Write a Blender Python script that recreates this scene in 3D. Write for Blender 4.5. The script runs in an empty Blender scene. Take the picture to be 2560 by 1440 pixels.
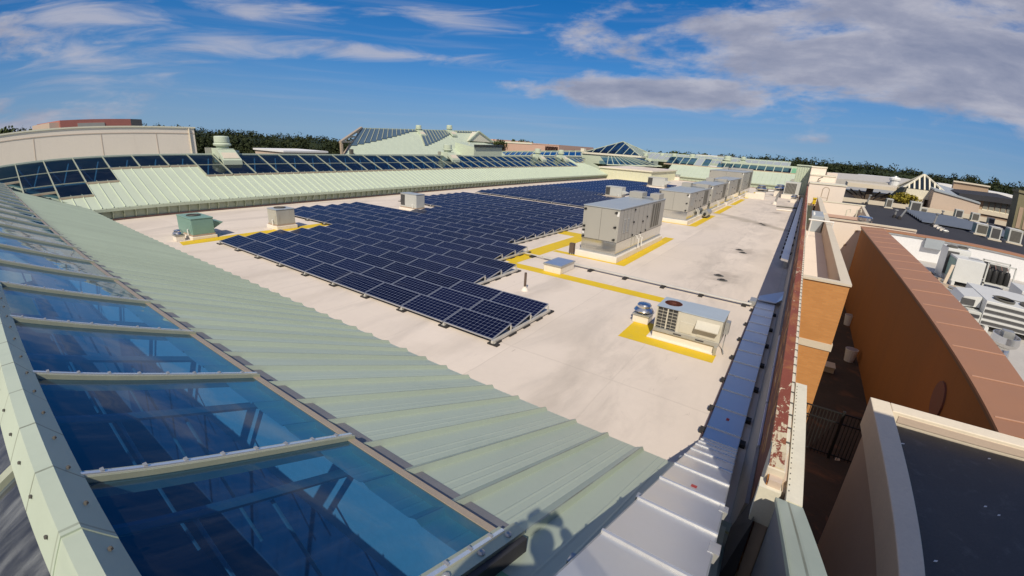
import bpy, bmesh, math, random
import numpy as np
from mathutils import Vector, Matrix
random.seed(7)
rng = np.random.default_rng(7)
C = bpy.context.scene
COL = C.collection
R_ = math.radians

# ------------------------------------------------------------------ camera
HC = 5.5                                   # lens height above the flat roof
QROT = (1.22439414, 0.32595172, 0.55120634)   # camera rotation vector
LENS = (1.18340559, -0.44466897, 0.19729353)  # angle = a r + b r^3 + c r^5, r in half widths
def rotm(w):
    w = np.array(w); t = np.linalg.norm(w); k = w / t
    K = np.array([[0, -k[2], k[1]], [k[2], 0, -k[0]], [-k[1], k[0], 0]])
    return np.eye(3) + math.sin(t) * K + (1 - math.cos(t)) * K @ K
RM = rotm(QROT)
cam = bpy.data.cameras.new('camera'); camo = bpy.data.objects.new('camera', cam); COL.objects.link(camo)
camo.location = (0, 0, HC)
camo.rotation_euler = Matrix([list(r) for r in RM]).to_euler()
cam.type = 'PANO'
cam.sensor_fit = 'HORIZONTAL'; cam.sensor_width = 36; cam.sensor_height = 20.25
_r = np.linspace(0.001, 1.2, 400); _t = LENS[0]*_r + LENS[1]*_r**3 + LENS[2]*_r**5
_A = np.stack([(_r*18)**i for i in (1, 2, 3, 4)], 1)
_k = np.linalg.lstsq(_A, _t, rcond=None)[0]
for holder in (cam, getattr(cam, 'cycles', None)):
    if holder is None: continue
    try:
        holder.panorama_type = 'FISHEYE_LENS_POLYNOMIAL'
        holder.fisheye_fov = R_(179)
        holder.fisheye_polynomial_k0 = 0.0
        for i in range(4): setattr(holder, 'fisheye_polynomial_k%d' % (i+1), -float(_k[i]))
    except Exception: pass
cam.clip_start = 0.02; cam.clip_end = 4000
C.camera = camo
def ray(px, py):
    x = (px-1280)/1280; y = -(py-720)/1280
    r = math.hypot(x, y) + 1e-9; th = LENS[0]*r + LENS[1]*r**3 + LENS[2]*r**5
    s = math.sin(th)/r
    return RM @ np.array([x*s, y*s, -math.cos(th)])
def P(px, py, x=None, y=None, z=None):
    """the point of the place that stands on the given plane in the surveyed photo"""
    d = ray(px, py)
    k = x/d[0] if x is not None else (y/d[1] if y is not None else (z-HC)/d[2])
    return np.array([0, 0, HC]) + k*d

# ------------------------------------------------------------------ sky and sun
SUND = Vector((0.2919, -0.6323, 0.7176)).normalized()
EL = math.asin(SUND.z); AZ = math.atan2(SUND.x, SUND.y)
W = bpy.data.worlds.new('World'); C.world = W; W.use_nodes = True
nt = W.node_tree; nt.nodes.clear()
class N:
    """tiny node helper"""
    def __init__(s, nt): s.t = nt
    def n(s, typ, **kw):
        o = s.t.nodes.new(typ)
        for k, v in kw.items():
            if k.startswith('i_'):
                o.inputs[k[2:].replace('_', ' ')].default_value = v
            else: setattr(o, k, v)
        return o
    def l(s, a, b): s.t.links.new(a, b)
    def m(s, op, a, b=None, c=None, clamp=False):
        o = s.t.nodes.new('ShaderNodeMath'); o.operation = op; o.use_clamp = clamp
        for i, v in enumerate((a, b, c)):
            if v is None: continue
            if isinstance(v, (int, float)): o.inputs[i].default_value = v
            else: s.l(v, o.inputs[i])
        return o.outputs[0]
    def mix(s, f, a, b):
        o = s.t.nodes.new('ShaderNodeMix'); o.data_type = 'RGBA'
        for i, v in ((0, f), (6, a), (7, b)):
            if isinstance(v, (int, float)): o.inputs[i].default_value = v
            elif isinstance(v, (tuple, list)): o.inputs[i].default_value = tuple(v) + (1,) * (4-len(v))
            else: s.l(v, o.inputs[i])
        return o.outputs[2]
    def ramp(s, f, stops):
        o = s.t.nodes.new('ShaderNodeValToRGB'); e = o.color_ramp.elements
        while len(e) < len(stops): e.new(0.5)
        for i, (p, c) in enumerate(stops):
            e[i].position = p; e[i].color = tuple(c) + (1,) if not isinstance(c, (int, float)) else (c, c, c, 1)
        s.l(f, o.inputs[0]); return o.outputs[0]
    def sm(s, x, a, b):
        o = s.t.nodes.new('ShaderNodeMapRange'); o.interpolation_type = 'SMOOTHSTEP'
        s.l(x, o.inputs[0]); o.inputs[1].default_value = a; o.inputs[2].default_value = b
        return o.outputs[0]
    def xyz(s, x, y, z):
        o = s.t.nodes.new('ShaderNodeCombineXYZ')
        for i, v in enumerate((x, y, z)):
            if isinstance(v, (int, float)): o.inputs[i].default_value = v
            else: s.l(v, o.inputs[i])
        return o.outputs[0]
    def noise(s, vec, scale, detail=4, rough=.55, dist=0):
        o = s.t.nodes.new('ShaderNodeTexNoise'); s.l(vec, o.inputs['Vector'])
        o.inputs['Scale'].default_value = scale; o.inputs['Detail'].default_value = detail
        o.inputs['Roughness'].default_value = rough; o.inputs['Distortion'].default_value = dist
        return o.outputs[0]
w = N(nt)
tc = w.n('ShaderNodeTexCoord'); sep = w.n('ShaderNodeSeparateXYZ'); w.l(tc.outputs['Generated'], sep.inputs[0])
zc = w.m('MAXIMUM', sep.outputs[2], 0.012); zs = w.m('ADD', w.m('MULTIPLY', zc, .80), .085)
dirv = w.xyz(sep.outputs[0], sep.outputs[1], zs)
sky = w.n('ShaderNodeTexSky', sky_type='NISHITA', sun_disc=False, sun_elevation=EL, sun_rotation=AZ,
          altitude=50, air_density=1.0, dust_density=0.25, ozone_density=3.0)
w.l(dirv, sky.inputs[0])
hsv = w.n('ShaderNodeHueSaturation'); hsv.inputs['Hue'].default_value = .510; hsv.inputs['Saturation'].default_value = 1.48; hsv.inputs['Value'].default_value = .84
w.l(sky.outputs[0], hsv.inputs['Color'])
az = w.m('ARCTAN2', sep.outputs[0], sep.outputs[1]); el = w.m('ARCSINE', zc)
# cloud sheet seen in perspective: stretch with height above the horizon
inv = w.m('DIVIDE', 1.0, w.m('ADD', zc, 0.10))
cu = w.m('MULTIPLY', sep.outputs[0], inv); cv = w.m('MULTIPLY', sep.outputs[1], inv)
cp = w.xyz(cu, cv, 0.0)
n1 = w.noise(cp, 0.75, 9, .60, .25)
n2 = w.noise(cp, 2.6, 8, .62, .4)
aev = w.xyz(w.m('MULTIPLY', az, 1.0), w.m('MULTIPLY', el, 3.0), 3.3)
n3 = w.noise(aev, 5.2, 10, .55, .25)
n3 = w.m('ADD', w.m('MULTIPLY', n3, .72), w.m('MULTIPLY', w.noise(w.xyz(az, w.m('MULTIPLY', el, 2.6), 9.1), 15.0, 8, .62, .2), .28))
# heavy bank to the right
def blob(a0, e0, sa, se):
    da = w.m('DIVIDE', w.m('SUBTRACT', az, R_(a0)), R_(sa)); de = w.m('DIVIDE', w.m('SUBTRACT', el, R_(e0)), R_(se))
    return w.m('SUBTRACT', 1.0, w.m('SQRT', w.m('ADD', w.m('MULTIPLY', da, da), w.m('MULTIPLY', de, de))))
back = w.m('SUBTRACT', w.m('MULTIPLY', w.m('SUBTRACT', 1.0, w.m('DIVIDE', w.m('ABSOLUTE', w.m('SUBTRACT', w.m('ABSOLUTE', az), R_(150))), R_(78))), 1.3), w.m('MULTIPLY', zc, .35))  # unseen cloud bank added behind the camera to whiten the shadow fill
bank = w.m('MAXIMUM', w.m('MAXIMUM', blob(12, 11.2, 44, 8.2), blob(-17, 7.0, 20, 2.7)), w.m('MAXIMUM', blob(12, 19, 30, 9), back))
dens = w.m('ADD', w.m('MULTIPLY', w.m('MAXIMUM', bank, -.35), .78), w.m('SUBTRACT', w.m('MULTIPLY', n3, 1.9), 1.04))
bankm = w.sm(dens, -0.04, 0.34)
# thin streaks to the left
wis = w.m('MAXIMUM', w.m('MAXIMUM', blob(-77, 6, 12, 3.0), blob(-66, 8.7, 13, 2.2)), w.m('MAXIMUM', blob(-42, 13.5, 14, 2.6), blob(-52, 9.2, 18, 1.6)))
wis = w.m('MAXIMUM', wis, w.m('MAXIMUM', blob(-80, 10.5, 14, 2.4), blob(-64, 12, 12, 2.0)))
aw = w.xyz(w.m('MULTIPLY', az, 1.0), w.m('ADD', w.m('MULTIPLY', el, 6.0), w.m('MULTIPLY', az, -.5)), 0.0)
n4 = w.noise(aw, 4.6, 9, .58, .9)
wd = w.m('ADD', w.m('MULTIPLY', wis, .34), w.m('SUBTRACT', n4, .545))
wism = w.m('MULTIPLY', w.sm(wd, 0.0, 0.40), 0.78)
low = w.m('MULTIPLY', w.sm(w.noise(w.xyz(az, w.m('MULTIPLY', el, 22.0), 7.7), 3.0, 5, .5, .3), .46, .80), .16)
cm = w.m('MAXIMUM', w.m('MULTIPLY', bankm, .93), w.m('MAXIMUM', wism, low))
shade = w.m('SUBTRACT', w.m('ADD', w.m('MULTIPLY', w.noise(aev, 7.0, 9, .6, .2), 1.25), .10), w.m('MULTIPLY', dens, .42))
ccol = w.ramp(shade, [(.30, (.31, .34, .47)), (.52, (.41, .43, .55)), (.78, (.60, .60, .69))])
cs_ = w.n('ShaderNodeVectorMath', operation='SCALE'); cs_.inputs[3].default_value = 7.6; w.l(ccol, cs_.inputs[0])
hz_ = w.m('MULTIPLY', w.sm(el, .16, .0), .55)
base_ = w.mix(hz_, hsv.outputs[0], (1.75, 2.6, 4.2))
cl = w.mix(cm, base_, cs_.outputs[0])
bg = w.n('ShaderNodeBackground', i_Strength=0.106); out = w.n('ShaderNodeOutputWorld')
w.l(cl, bg.inputs[0]); w.l(bg.outputs[0], out.inputs[0])
SKY_NODES = dict(hsv=hsv, bg=bg)

sl = bpy.data.lights.new('sun', 'SUN'); so = bpy.data.objects.new('sun', sl); COL.objects.link(so)
sl.energy = 4.0; sl.angle = R_(0.5); sl.color = (1.0, 0.90, 0.745)
so.rotation_euler = (-SUND).to_track_quat('-Z', 'Y').to_euler(); so.location = (30, -60, 70)
C.view_settings.view_transform = 'Standard'; C.view_settings.look = 'None'
C.view_settings.exposure = 0.0; C.view_settings.gamma = 1.0
C.render.film_transparent = False
try:
    C.cycles.max_bounces = 8; C.cycles.transparent_max_bounces = 12; C.cycles.caustics_reflective = False
    C.cycles.caustics_refractive = False; C.cycles.use_denoising = True; C.cycles.sample_clamp_indirect = 6
except Exception: pass

# ------------------------------------------------------------------ materials
MAT = {}
def newmat(name):
    m = bpy.data.materials.new(name); m.use_nodes = True; m.node_tree.nodes.clear(); MAT[name] = m
    k = N(m.node_tree); o = k.n('ShaderNodeOutputMaterial'); return m, k, o
def pm(name, col, rough=.6, metal=0.0, var=.10, vs=1.2, fine=.06, bump=0.0, bs=30, spec=.4, extra=None, dirt=0.0, dirtcol=(.16, .13, .10), stretch=(1, 1, 1)):
    m, k, o = newmat(name)
    b = k.n('ShaderNodeBsdfPrincipled'); k.l(b.outputs[0], o.inputs[0])
    g = k.n('ShaderNodeNewGeometry'); pos = g.outputs['Position']
    mp = k.n('ShaderNodeMapping'); mp.inputs['Scale'].default_value = stretch; k.l(pos, mp.inputs[0])
    n = k.noise(mp.outputs[0], vs, 5, .6); nf = k.noise(pos, vs*14, 3, .6)
    f = k.m('ADD', k.m('MULTIPLY', k.m('SUBTRACT', n, .5), var*3), k.m('MULTIPLY', k.m('SUBTRACT', nf, .5), fine*3))
    f = k.m('ADD', 1.0, f)
    vm = k.n('ShaderNodeVectorMath', operation='SCALE'); vm.inputs[0].default_value = col; k.l(f, vm.inputs[3])
    c = vm.outputs[0]
    if dirt:
        dn = k.noise(mp.outputs[0], vs*2.3, 7, .68, .5)
        c = k.mix(k.m('MULTIPLY', k.sm(dn, .52, .74), dirt), c, dirtcol)
    if extra: c = extra(k, pos, c, b)
    k.l(c, b.inputs['Base Color'])
    rr = k.m('ADD', rough, k.m('MULTIPLY', k.m('SUBTRACT', n, .5), .25), clamp=True); k.l(rr, b.inputs['Roughness'])
    b.inputs['Metallic'].default_value = metal; b.inputs['Specular IOR Level'].default_value = spec
    if bump:
        bp = k.n('ShaderNodeBump'); bp.inputs['Strength'].default_value = bump; bp.inputs['Distance'].default_value = .02
        k.l(k.noise(pos, bs, 4, .6), bp.inputs['Height']); k.l(bp.outputs[0], b.inputs['Normal'])
    return m
DRAINS = [P(1800, 694, z=0)[:2], P(1852, 628, z=0)[:2], P(1905, 561, z=0)[:2], P(1938, 532, z=0)[:2]]
def roof_extra(k, pos, c, b):
    s = k.n('ShaderNodeSeparateXYZ'); k.l(pos, s.inputs[0]); x, y = s.outputs[0], s.outputs[1]
    wob = k.m('MULTIPLY', k.m('SUBTRACT', k.noise(pos, .7, 3), .5), .10)
    wn = k.n('ShaderNodeTexWhiteNoise', noise_dimensions='2D'); k.l(k.xyz(k.m('FLOOR', k.m('DIVIDE', k.m('ADD', x, wob), 3.05)), k.m('FLOOR', k.m('ADD', k.m('DIVIDE', k.m('ADD', y, wob), 15.0), .37)), 0.0), wn.inputs[0])
    tv = k.n('ShaderNodeVectorMath', operation='SCALE'); k.l(c, tv.inputs[0]); k.l(k.m('ADD', .945, k.m('MULTIPLY', wn.outputs[0], .09)), tv.inputs[3]); c = tv.outputs[0]
    # lap seams of the sheets
    fx = k.m('FRACT', k.m('DIVIDE', k.m('ADD', x, wob), 3.05)); l1 = k.m('LESS_THAN', fx, .012)
    fy = k.m('FRACT', k.m('ADD', k.m('DIVIDE', k.m('ADD', y, wob), 15.0), .37)); l2 = k.m('LESS_THAN', fy, .004)
    c = k.mix(k.m('MULTIPLY', k.m('MAXIMUM', l1, l2), .13), c, (.30, .255, .21))
    st = k.n('ShaderNodeMapping'); st.inputs['Scale'].default_value = (.9, .25, 1); k.l(pos, st.inputs[0])
    c = k.mix(k.m('MULTIPLY', k.sm(k.noise(st.outputs[0], .55, 6, .62, .6), .46, .70), .42), c, (.43, .385, .34))
    sp = k.noise(pos, 5.0, 6, .7)
    c = k.mix(k.m('MULTIPLY', k.sm(sp, .66, .74), .35), c, (.34, .29, .24))
    # scuffs: thin dark strokes
    st2 = k.n('ShaderNodeMapping'); st2.inputs['Scale'].default_value = (3.2, .55, 1); st2.inputs['Rotation'].default_value = (0, 0, .5); k.l(pos, st2.inputs[0])
    c = k.mix(k.m('MULTIPLY', k.sm(k.noise(st2.outputs[0], 1.6, 3, .5, 1.2), .735, .76), .42), c, (.25, .20, .16))
    for dx, dy in DRAINS:
        d = k.n('ShaderNodeVectorMath', operation='DISTANCE'); k.l(k.xyz(x, k.m('MULTIPLY', y, .55), 0.0), d.inputs[0]); d.inputs[1].default_value = (dx+.15, dy*.55+.1, 0)
        f = k.m('MULTIPLY', k.sm(k.m('ADD', d.outputs['Value'], k.m('MULTIPLY', k.m('SUBTRACT', k.noise(pos, 2.2, 5), .5), 1.4)), .95, .15), .40)
        c = k.mix(f, c, (.17, .14, .11))
    pv = k.n('ShaderNodeTexVoronoi'); pv.inputs['Scale'].default_value = .16; k.l(k.xyz(k.m('ADD', x, k.m('MULTIPLY', k.noise(pos, .5, 4), 2.5)), k.m('MULTIPLY', y, .5), 0.0), pv.inputs['Vector'])
    c = k.mix(k.m('MULTIPLY', k.m('MULTIPLY', k.sm(pv.outputs['Distance'], .30, .36), k.sm(pv.outputs['Distance'], .46, .38)), .16), c, (.36, .31, .25))
    tf = k.m('MULTIPLY', k.sm(x, -5.2, -3.5), k.sm(x, -.9, -2.6)); mp2 = k.n('ShaderNodeMapping'); mp2.inputs['Scale'].default_value = (1.4, .5, 1); k.l(pos, mp2.inputs[0])
    c = k.mix(k.m('MULTIPLY', k.m('MULTIPLY', tf, k.sm(k.noise(mp2.outputs[0], 1.2, 8, .7, .6), .44, .66)), .30), c, (.42, .37, .32))
    # ponding line across the far third of the roof
    yl = k.m('ADD', y, k.m('ADD', k.m('MULTIPLY', k.m('ADD', x, 4.0), .9), k.m('MULTIPLY', k.m('SUBTRACT', k.noise(pos, .35, 3), .5), 5.0)))
    q = k.m('MULTIPLY', k.m('MULTIPLY', k.sm(yl, 44.5, 45.6), k.sm(yl, 48.2, 46.2)), k.m('GREATER_THAN', x, -7.6))
    c = k.mix(k.m('MULTIPLY', q, .42), c, (.22, .19, .13))
    return c
pm('membrane', (.73, .645, .56), .75, var=.05, vs=.35, fine=.02, bump=.25, bs=4, spec=.2, extra=roof_extra)
pm('curb_white', (.80, .74, .65), .6, var=.05, vs=2, spec=.25, dirt=.25, dirtcol=(.45, .38, .3))
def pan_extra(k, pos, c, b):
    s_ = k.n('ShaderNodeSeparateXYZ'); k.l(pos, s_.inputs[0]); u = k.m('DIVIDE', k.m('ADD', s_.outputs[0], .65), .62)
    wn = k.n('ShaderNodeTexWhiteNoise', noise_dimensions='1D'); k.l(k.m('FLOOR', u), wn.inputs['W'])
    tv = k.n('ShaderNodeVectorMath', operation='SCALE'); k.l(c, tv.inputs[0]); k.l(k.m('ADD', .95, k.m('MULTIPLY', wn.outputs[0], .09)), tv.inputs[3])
    fr = k.m('FRACT', u); edge = k.m('MULTIPLY', k.sm(fr, .935, .945), k.sm(fr, .972, .966))  # dark line along each rib crest: its thin shadow and gap painted in
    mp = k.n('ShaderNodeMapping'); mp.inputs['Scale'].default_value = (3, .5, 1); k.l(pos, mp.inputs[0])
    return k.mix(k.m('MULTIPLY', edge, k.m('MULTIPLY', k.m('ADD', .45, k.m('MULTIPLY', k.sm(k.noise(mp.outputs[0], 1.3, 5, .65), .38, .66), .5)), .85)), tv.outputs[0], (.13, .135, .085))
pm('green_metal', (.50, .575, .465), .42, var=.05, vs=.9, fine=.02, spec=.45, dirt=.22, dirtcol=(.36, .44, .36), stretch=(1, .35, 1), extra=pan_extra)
pm('green_metal_light', (.53, .60, .47), .42, var=.05, vs=.9, fine=.02, spec=.4, dirt=.22, dirtcol=(.40, .44, .33), stretch=(.35, 1, 1))
pm('green_trim', (.44, .50, .38), .5, var=.07, vs=2, dirt=.3, dirtcol=(.25, .26, .18))
pm('green_paint', (.17, .40, .24), .5, var=.08, vs=2)
pm('mullion_metal', (.48, .51, .38), .38, metal=.25, var=.08, vs=4)
pm('tan_metal', (.46, .37, .27), .45, var=.1, vs=4)
pm('dark_gap', (.05, .05, .055), .8, var=.2, vs=3)
pm('flash_grey', (.22, .22, .23), .6, var=.15, vs=3)
pm('frame_silver', (.52, .53, .55), .35, metal=.7, var=.05, vs=3)
pm('rail_alu', (.62, .60, .55), .45, metal=.3, var=.06, vs=3)
pm('pad_black', (.035, .033, .034), .85, var=.2, vs=8)
pm('yellow_paint', (.72, .50, .015), .6, var=.08, vs=1.5, fine=.05, dirt=.4, dirtcol=(.52, .40, .14))
pm('unit_grey', (.40, .39, .35), .42, var=.05, vs=1.2, fine=.015, spec=.4, dirt=.12, dirtcol=(.26, .25, .22), stretch=(1, 1, .3))
pm('unit_top', (.36, .40, .43), .42, var=.06, vs=1.0, spec=.4)
pm('galv', (.70, .70, .64), .13, metal=.92, var=.08, vs=2.2, fine=.03)
pm('galv_dull', (.50, .51, .50), .42, metal=.6, var=.12, vs=3, dirt=.3, dirtcol=(.25, .24, .22))
pm('tray_metal', (.80, .80, .81), .34, metal=.82, var=.05, vs=1.1, fine=.01, dirt=.08, dirtcol=(.45, .45, .48))
pm('seam_bright', (.86, .86, .84), .25, metal=.6, var=.04)
pm('alu_spun', (.72, .72, .71), .18, metal=.95, var=.06, vs=4)
pm('louver_dark', (.12, .115, .10), .5, var=.2, vs=4)
pm('gap_line', (.10, .095, .085), .8, var=.1)
pm('handle_black', (.02, .02, .02), .5)
pm('white_label', (.82, .82, .80), .5, var=.03)
pm('white_pvc', (.80, .79, .75), .4, var=.04)
pm('pipe_brown', (.12, .085, .065), .6, var=.25, vs=8)
pm('unit_teal', (.20, .34, .29), .5, var=.07, vs=2, dirt=.15, dirtcol=(.25, .3, .27))
pm('unit_weather', (.44, .43, .38), .5, var=.12, vs=2, dirt=.55, dirtcol=(.24, .19, .13), stretch=(1, 1, .35))
pm('rtu_cream', (.60, .57, .48), .45, var=.05, vs=2, dirt=.12, dirtcol=(.4, .35, .28))
pm('rtu_blue_top', (.38, .45, .52), .4, var=.06, vs=1.6, dirt=.15, dirtcol=(.3, .33, .36))
pm('fan_rust', (.20, .065, .04), .6, var=.3, vs=6)
pm('wood_base', (.42, .33, .25), .7, var=.12, vs=4)
pm('shade_membrane', (.40, .36, .32), .8, var=.12, vs=1.2, dirt=.3, dirtcol=(.2, .17, .15))
pm('box_cream', (.66, .66, .48), .5, var=.05, vs=2, dirt=.2, dirtcol=(.5, .48, .32))
pm('copper_edge', (.25, .15, .12), .55, var=.2, vs=3)
pm('cream_metal', (.76, .72, .58), .5, var=.05, vs=2, dirt=.2, dirtcol=(.5, .42, .3))
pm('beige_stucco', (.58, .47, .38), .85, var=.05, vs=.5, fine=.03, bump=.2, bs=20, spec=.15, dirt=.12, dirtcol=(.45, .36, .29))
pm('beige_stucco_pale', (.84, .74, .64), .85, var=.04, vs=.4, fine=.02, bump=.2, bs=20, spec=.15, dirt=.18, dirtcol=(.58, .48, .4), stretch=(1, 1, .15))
pm('beige_coping', (.66, .59, .47), .7, var=.05, vs=1.2, dirt=.15, dirtcol=(.45, .38, .3))
pm('peach_stucco', (.62, .42, .33), .85, var=.05, vs=.5, spec=.15)
pm('orange_stucco', (.36, .15, .045), .8, var=.12, vs=.7, fine=.04, bump=.25, bs=14, spec=.2, dirt=.55, dirtcol=(.30, .13, .04), stretch=(1, 1, .16))
pm('brown_coping', (.38, .19, .105), .5, var=.06, vs=1.0, fine=.02, spec=.35, dirt=.15, dirtcol=(.33, .19, .13))
pm('coping_seam', (.56, .33, .22), .6)
pm('parapet_cream', (.80, .71, .56), .7, var=.05, vs=1.2, dirt=.15, dirtcol=(.55, .47, .38))
pm('dull_panel', (.13, .15, .18), .35, var=.15, vs=.6)
pm('plaque_brown', (.20, .075, .05), .6, var=.15, vs=3)
pm('brown_coping_edge', (.20, .10, .045), .6, var=.2, vs=2, stretch=(1, .2, 1))
pm('brown_box', (.42, .16, .13), .8, var=.08, vs=.3)
pm('white_membrane', (.78, .78, .78), .7, var=.04, vs=.6, spec=.2, dirt=.15, dirtcol=(.6, .6, .6))
pm('grey_white_roof', (.50, .48, .45), .8, var=.10, vs=.8, spec=.2, dirt=.3, dirtcol=(.33, .32, .3))
pm('black_roof', (.045, .046, .054), .82, var=.25, vs=.5, fine=.10, bump=.3, bs=30, spec=.25, dirt=.3, dirtcol=(.07, .07, .075))
pm('black_roof_near', (.085, .080, .076), .62, var=.25, vs=1.2, fine=.12, bump=.3, bs=30, spec=.4, dirt=.5, dirtcol=(.17, .165, .16))
pm('asphalt', (.085, .068, .055), .9, var=.2, vs=.4, fine=.1, spec=.2, dirt=.8, dirtcol=(.24, .12, .07))
pm('grass_ground', (.10, .105, .07), .95, var=.3, vs=.03, spec=.1)
pm('iron_black', (.02, .02, .02), .5)
pm('glass_dark', (.02, .028, .035), .1, spec=.6)
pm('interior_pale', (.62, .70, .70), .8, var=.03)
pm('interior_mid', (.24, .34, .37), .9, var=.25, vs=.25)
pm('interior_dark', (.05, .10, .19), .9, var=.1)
pm('truss_paint', (.17, .22, .25), .5, var=.04)
pm('condenser', (.55, .56, .53), .45, var=.05, vs=1.5, dirt=.12, dirtcol=(.4, .4, .38))
pm('condenser_light', (.66, .67, .65), .4, var=.05, vs=1.5)
pm('coil_dark', (.10, .10, .10), .5, metal=.3, var=.2, vs=5)
pm('olive_brick', (.22, .20, .12), .85, var=.15, vs=.6)
pm('tan_brick', (.42, .31, .22), .85, var=.10, vs=.5)
pm('window_pane', (.25, .25, .22), .2, var=.1, vs=.5)
pm('sign_letters', (.05, .025, .02), .6)
pm('trunk', (.10, .075, .055), .9, var=.25, vs=3)
pm('red_mark', (.55, .05, .04), .5)
pm('skin', (.55, .34, .25), .55); pm('cloth_shirt', (.10, .14, .22), .85); pm('cloth_trouser', (.06, .06, .07), .85); pm('hair', (.05, .035, .025), .7)
pm('shoe', (.03, .028, .026), .6)
pm('haze_hill', (.07, .10, .06), .9)
# rust: red primer with flaking cream paint
def rust_extra(k, pos, c, b):
    mp = k.n('ShaderNodeMapping'); mp.inputs['Scale'].default_value = (7, 3.2, 7); k.l(pos, mp.inputs[0])
    n = k.noise(mp.outputs[0], 1.5, 9, .72, .4); big = k.noise(pos, .32, 3, .5)
    s = k.n('ShaderNodeSeparateXYZ'); k.l(pos, s.inputs[0])
    near = k.sm(s.outputs[1], 7.4, 5.6)
    f = k.m('ADD', k.m('ADD', n, k.m('MULTIPLY', big, .35)), k.m('MULTIPLY', near, .06))
    c = k.mix(k.sm(f, .775, .80), c, (.66, .58, .40))
    m2 = k.n('ShaderNodeMapping'); m2.inputs['Scale'].default_value = (2, .8, 2); k.l(pos, m2.inputs[0])
    c = k.mix(k.m('MULTIPLY', k.sm(k.noise(m2.outputs[0], 1.1, 8, .7, .5), .50, .62), .75), c, (.36, .15, .055))
    c = k.mix(k.sm(k.noise(m2.outputs[0], 2.9, 8, .72, .3), .64, .67), c, (.58, .48, .33))
    return k.mix(k.sm(k.noise(pos, 9, 6, .7), .6, .75), c, (.10, .03, .02))
pm('rust_paint', (.24, .066, .040), .75, var=.14, vs=2, fine=.1, extra=rust_extra)
def rust2(k, pos, c, b):
    mp = k.n('ShaderNodeMapping'); mp.inputs['Scale'].default_value = (2, .8, 2.4); k.l(pos, mp.inputs[0])
    n = k.noise(mp.outputs[0], 1.2, 8, .68, .6)
    c = k.mix(k.sm(n, .50, .56), c, (.40, .17, .04))
    return k.mix(k.sm(n, .60, .64), c, (.52, .46, .36))
pm('rust_face', (.16, .05, .035), .85, var=.2, vs=1.5, extra=rust2)
# brick
def brick(name, c1, c2, mor, sc=1.0, axis='x'):
    m, k, o = newmat(name); b = k.n('ShaderNodeBsdfPrincipled'); k.l(b.outputs[0], o.inputs[0])
    g = k.n('ShaderNodeNewGeometry'); s = k.n('ShaderNodeSeparateXYZ'); k.l(g.outputs['Position'], s.inputs[0])
    v = k.xyz(s.outputs[0 if axis == 'x' else 1], s.outputs[2], 0.0)
    t = k.n('ShaderNodeTexBrick'); k.l(v, t.inputs[0]); t.inputs['Scale'].default_value = sc
    t.inputs['Color1'].default_value = c1 + (1,); t.inputs['Color2'].default_value = c2 + (1,); t.inputs['Mortar'].default_value = mor + (1,)
    t.inputs['Mortar Size'].default_value = .006; t.inputs['Brick Width'].default_value = .22; t.inputs['Row Height'].default_value = .075
    n = k.noise(g.outputs['Position'], .9, 5, .6)
    c = k.mix(k.m('MULTIPLY', k.sm(n, .4, .75), .35), t.outputs[0], tuple(x*.72 for x in c1)); k.l(c, b.inputs['Base Color'])
    b.inputs['Roughness'].default_value = .85; b.inputs['Specular IOR Level'].default_value = .2
    bp = k.n('ShaderNodeBump'); bp.inputs['Strength'].default_value = .4; bp.inputs['Distance'].default_value = .01; k.l(t.outputs[1], bp.inputs['Height']); bp.invert = True; k.l(bp.outputs[0], b.inputs['Normal'])
brick('orange_brick', (.60, .29, .10), (.54, .25, .085), (.50, .29, .13))
brick('red_brick', (.45, .20, .10), (.38, .16, .085), (.42, .3, .2))
# solar cells: dark cells, pale grid, bright diamonds where cell corners meet
m, k, o = newmat('solar_cells'); b = k.n('ShaderNodeBsdfPrincipled'); k.l(b.outputs[0], o.inputs[0])
t = k.n('ShaderNodeTexCoord'); s = k.n('ShaderNodeSeparateXYZ'); k.l(t.outputs['Generated'], s.inputs[0])
u = k.m('FRACT', k.m('MULTIPLY', s.outputs[0], 12.0)); v = k.m('FRACT', k.m('MULTIPLY', s.outputs[1], 6.0))
du = k.m('SUBTRACT', .5, k.m('ABSOLUTE', k.m('SUBTRACT', u, .5))); dv = k.m('SUBTRACT', .5, k.m('ABSOLUTE', k.m('SUBTRACT', v, .5)))
line = k.m('MAXIMUM', k.m('LESS_THAN', du, .026), k.m('LESS_THAN', dv, .026))
dia = k.m('LESS_THAN', k.m('ADD', du, dv), .13)
g = k.n('ShaderNodeNewGeometry'); oi = k.n('ShaderNodeObjectInfo')
nn = k.noise(g.outputs['Position'], .5, 3)
cell = k.mix(oi.outputs['Random'], (.003, .0042, .022), (.0055, .0078, .036))
c = k.mix(k.m('MULTIPLY', k.m('MAXIMUM', line, dia), .9), cell, (.19, .22, .31))
ds = k.sm(k.noise(g.outputs['Position'], .33, 5, .65, .5), .60, .74)
c = k.mix(k.m('MULTIPLY', ds, .10), c, (.30, .28, .24)); k.l(c, b.inputs['Base Color'])
b.inputs['Roughness'].default_value = .09; b.inputs['Specular IOR Level'].default_value = .10
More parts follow.
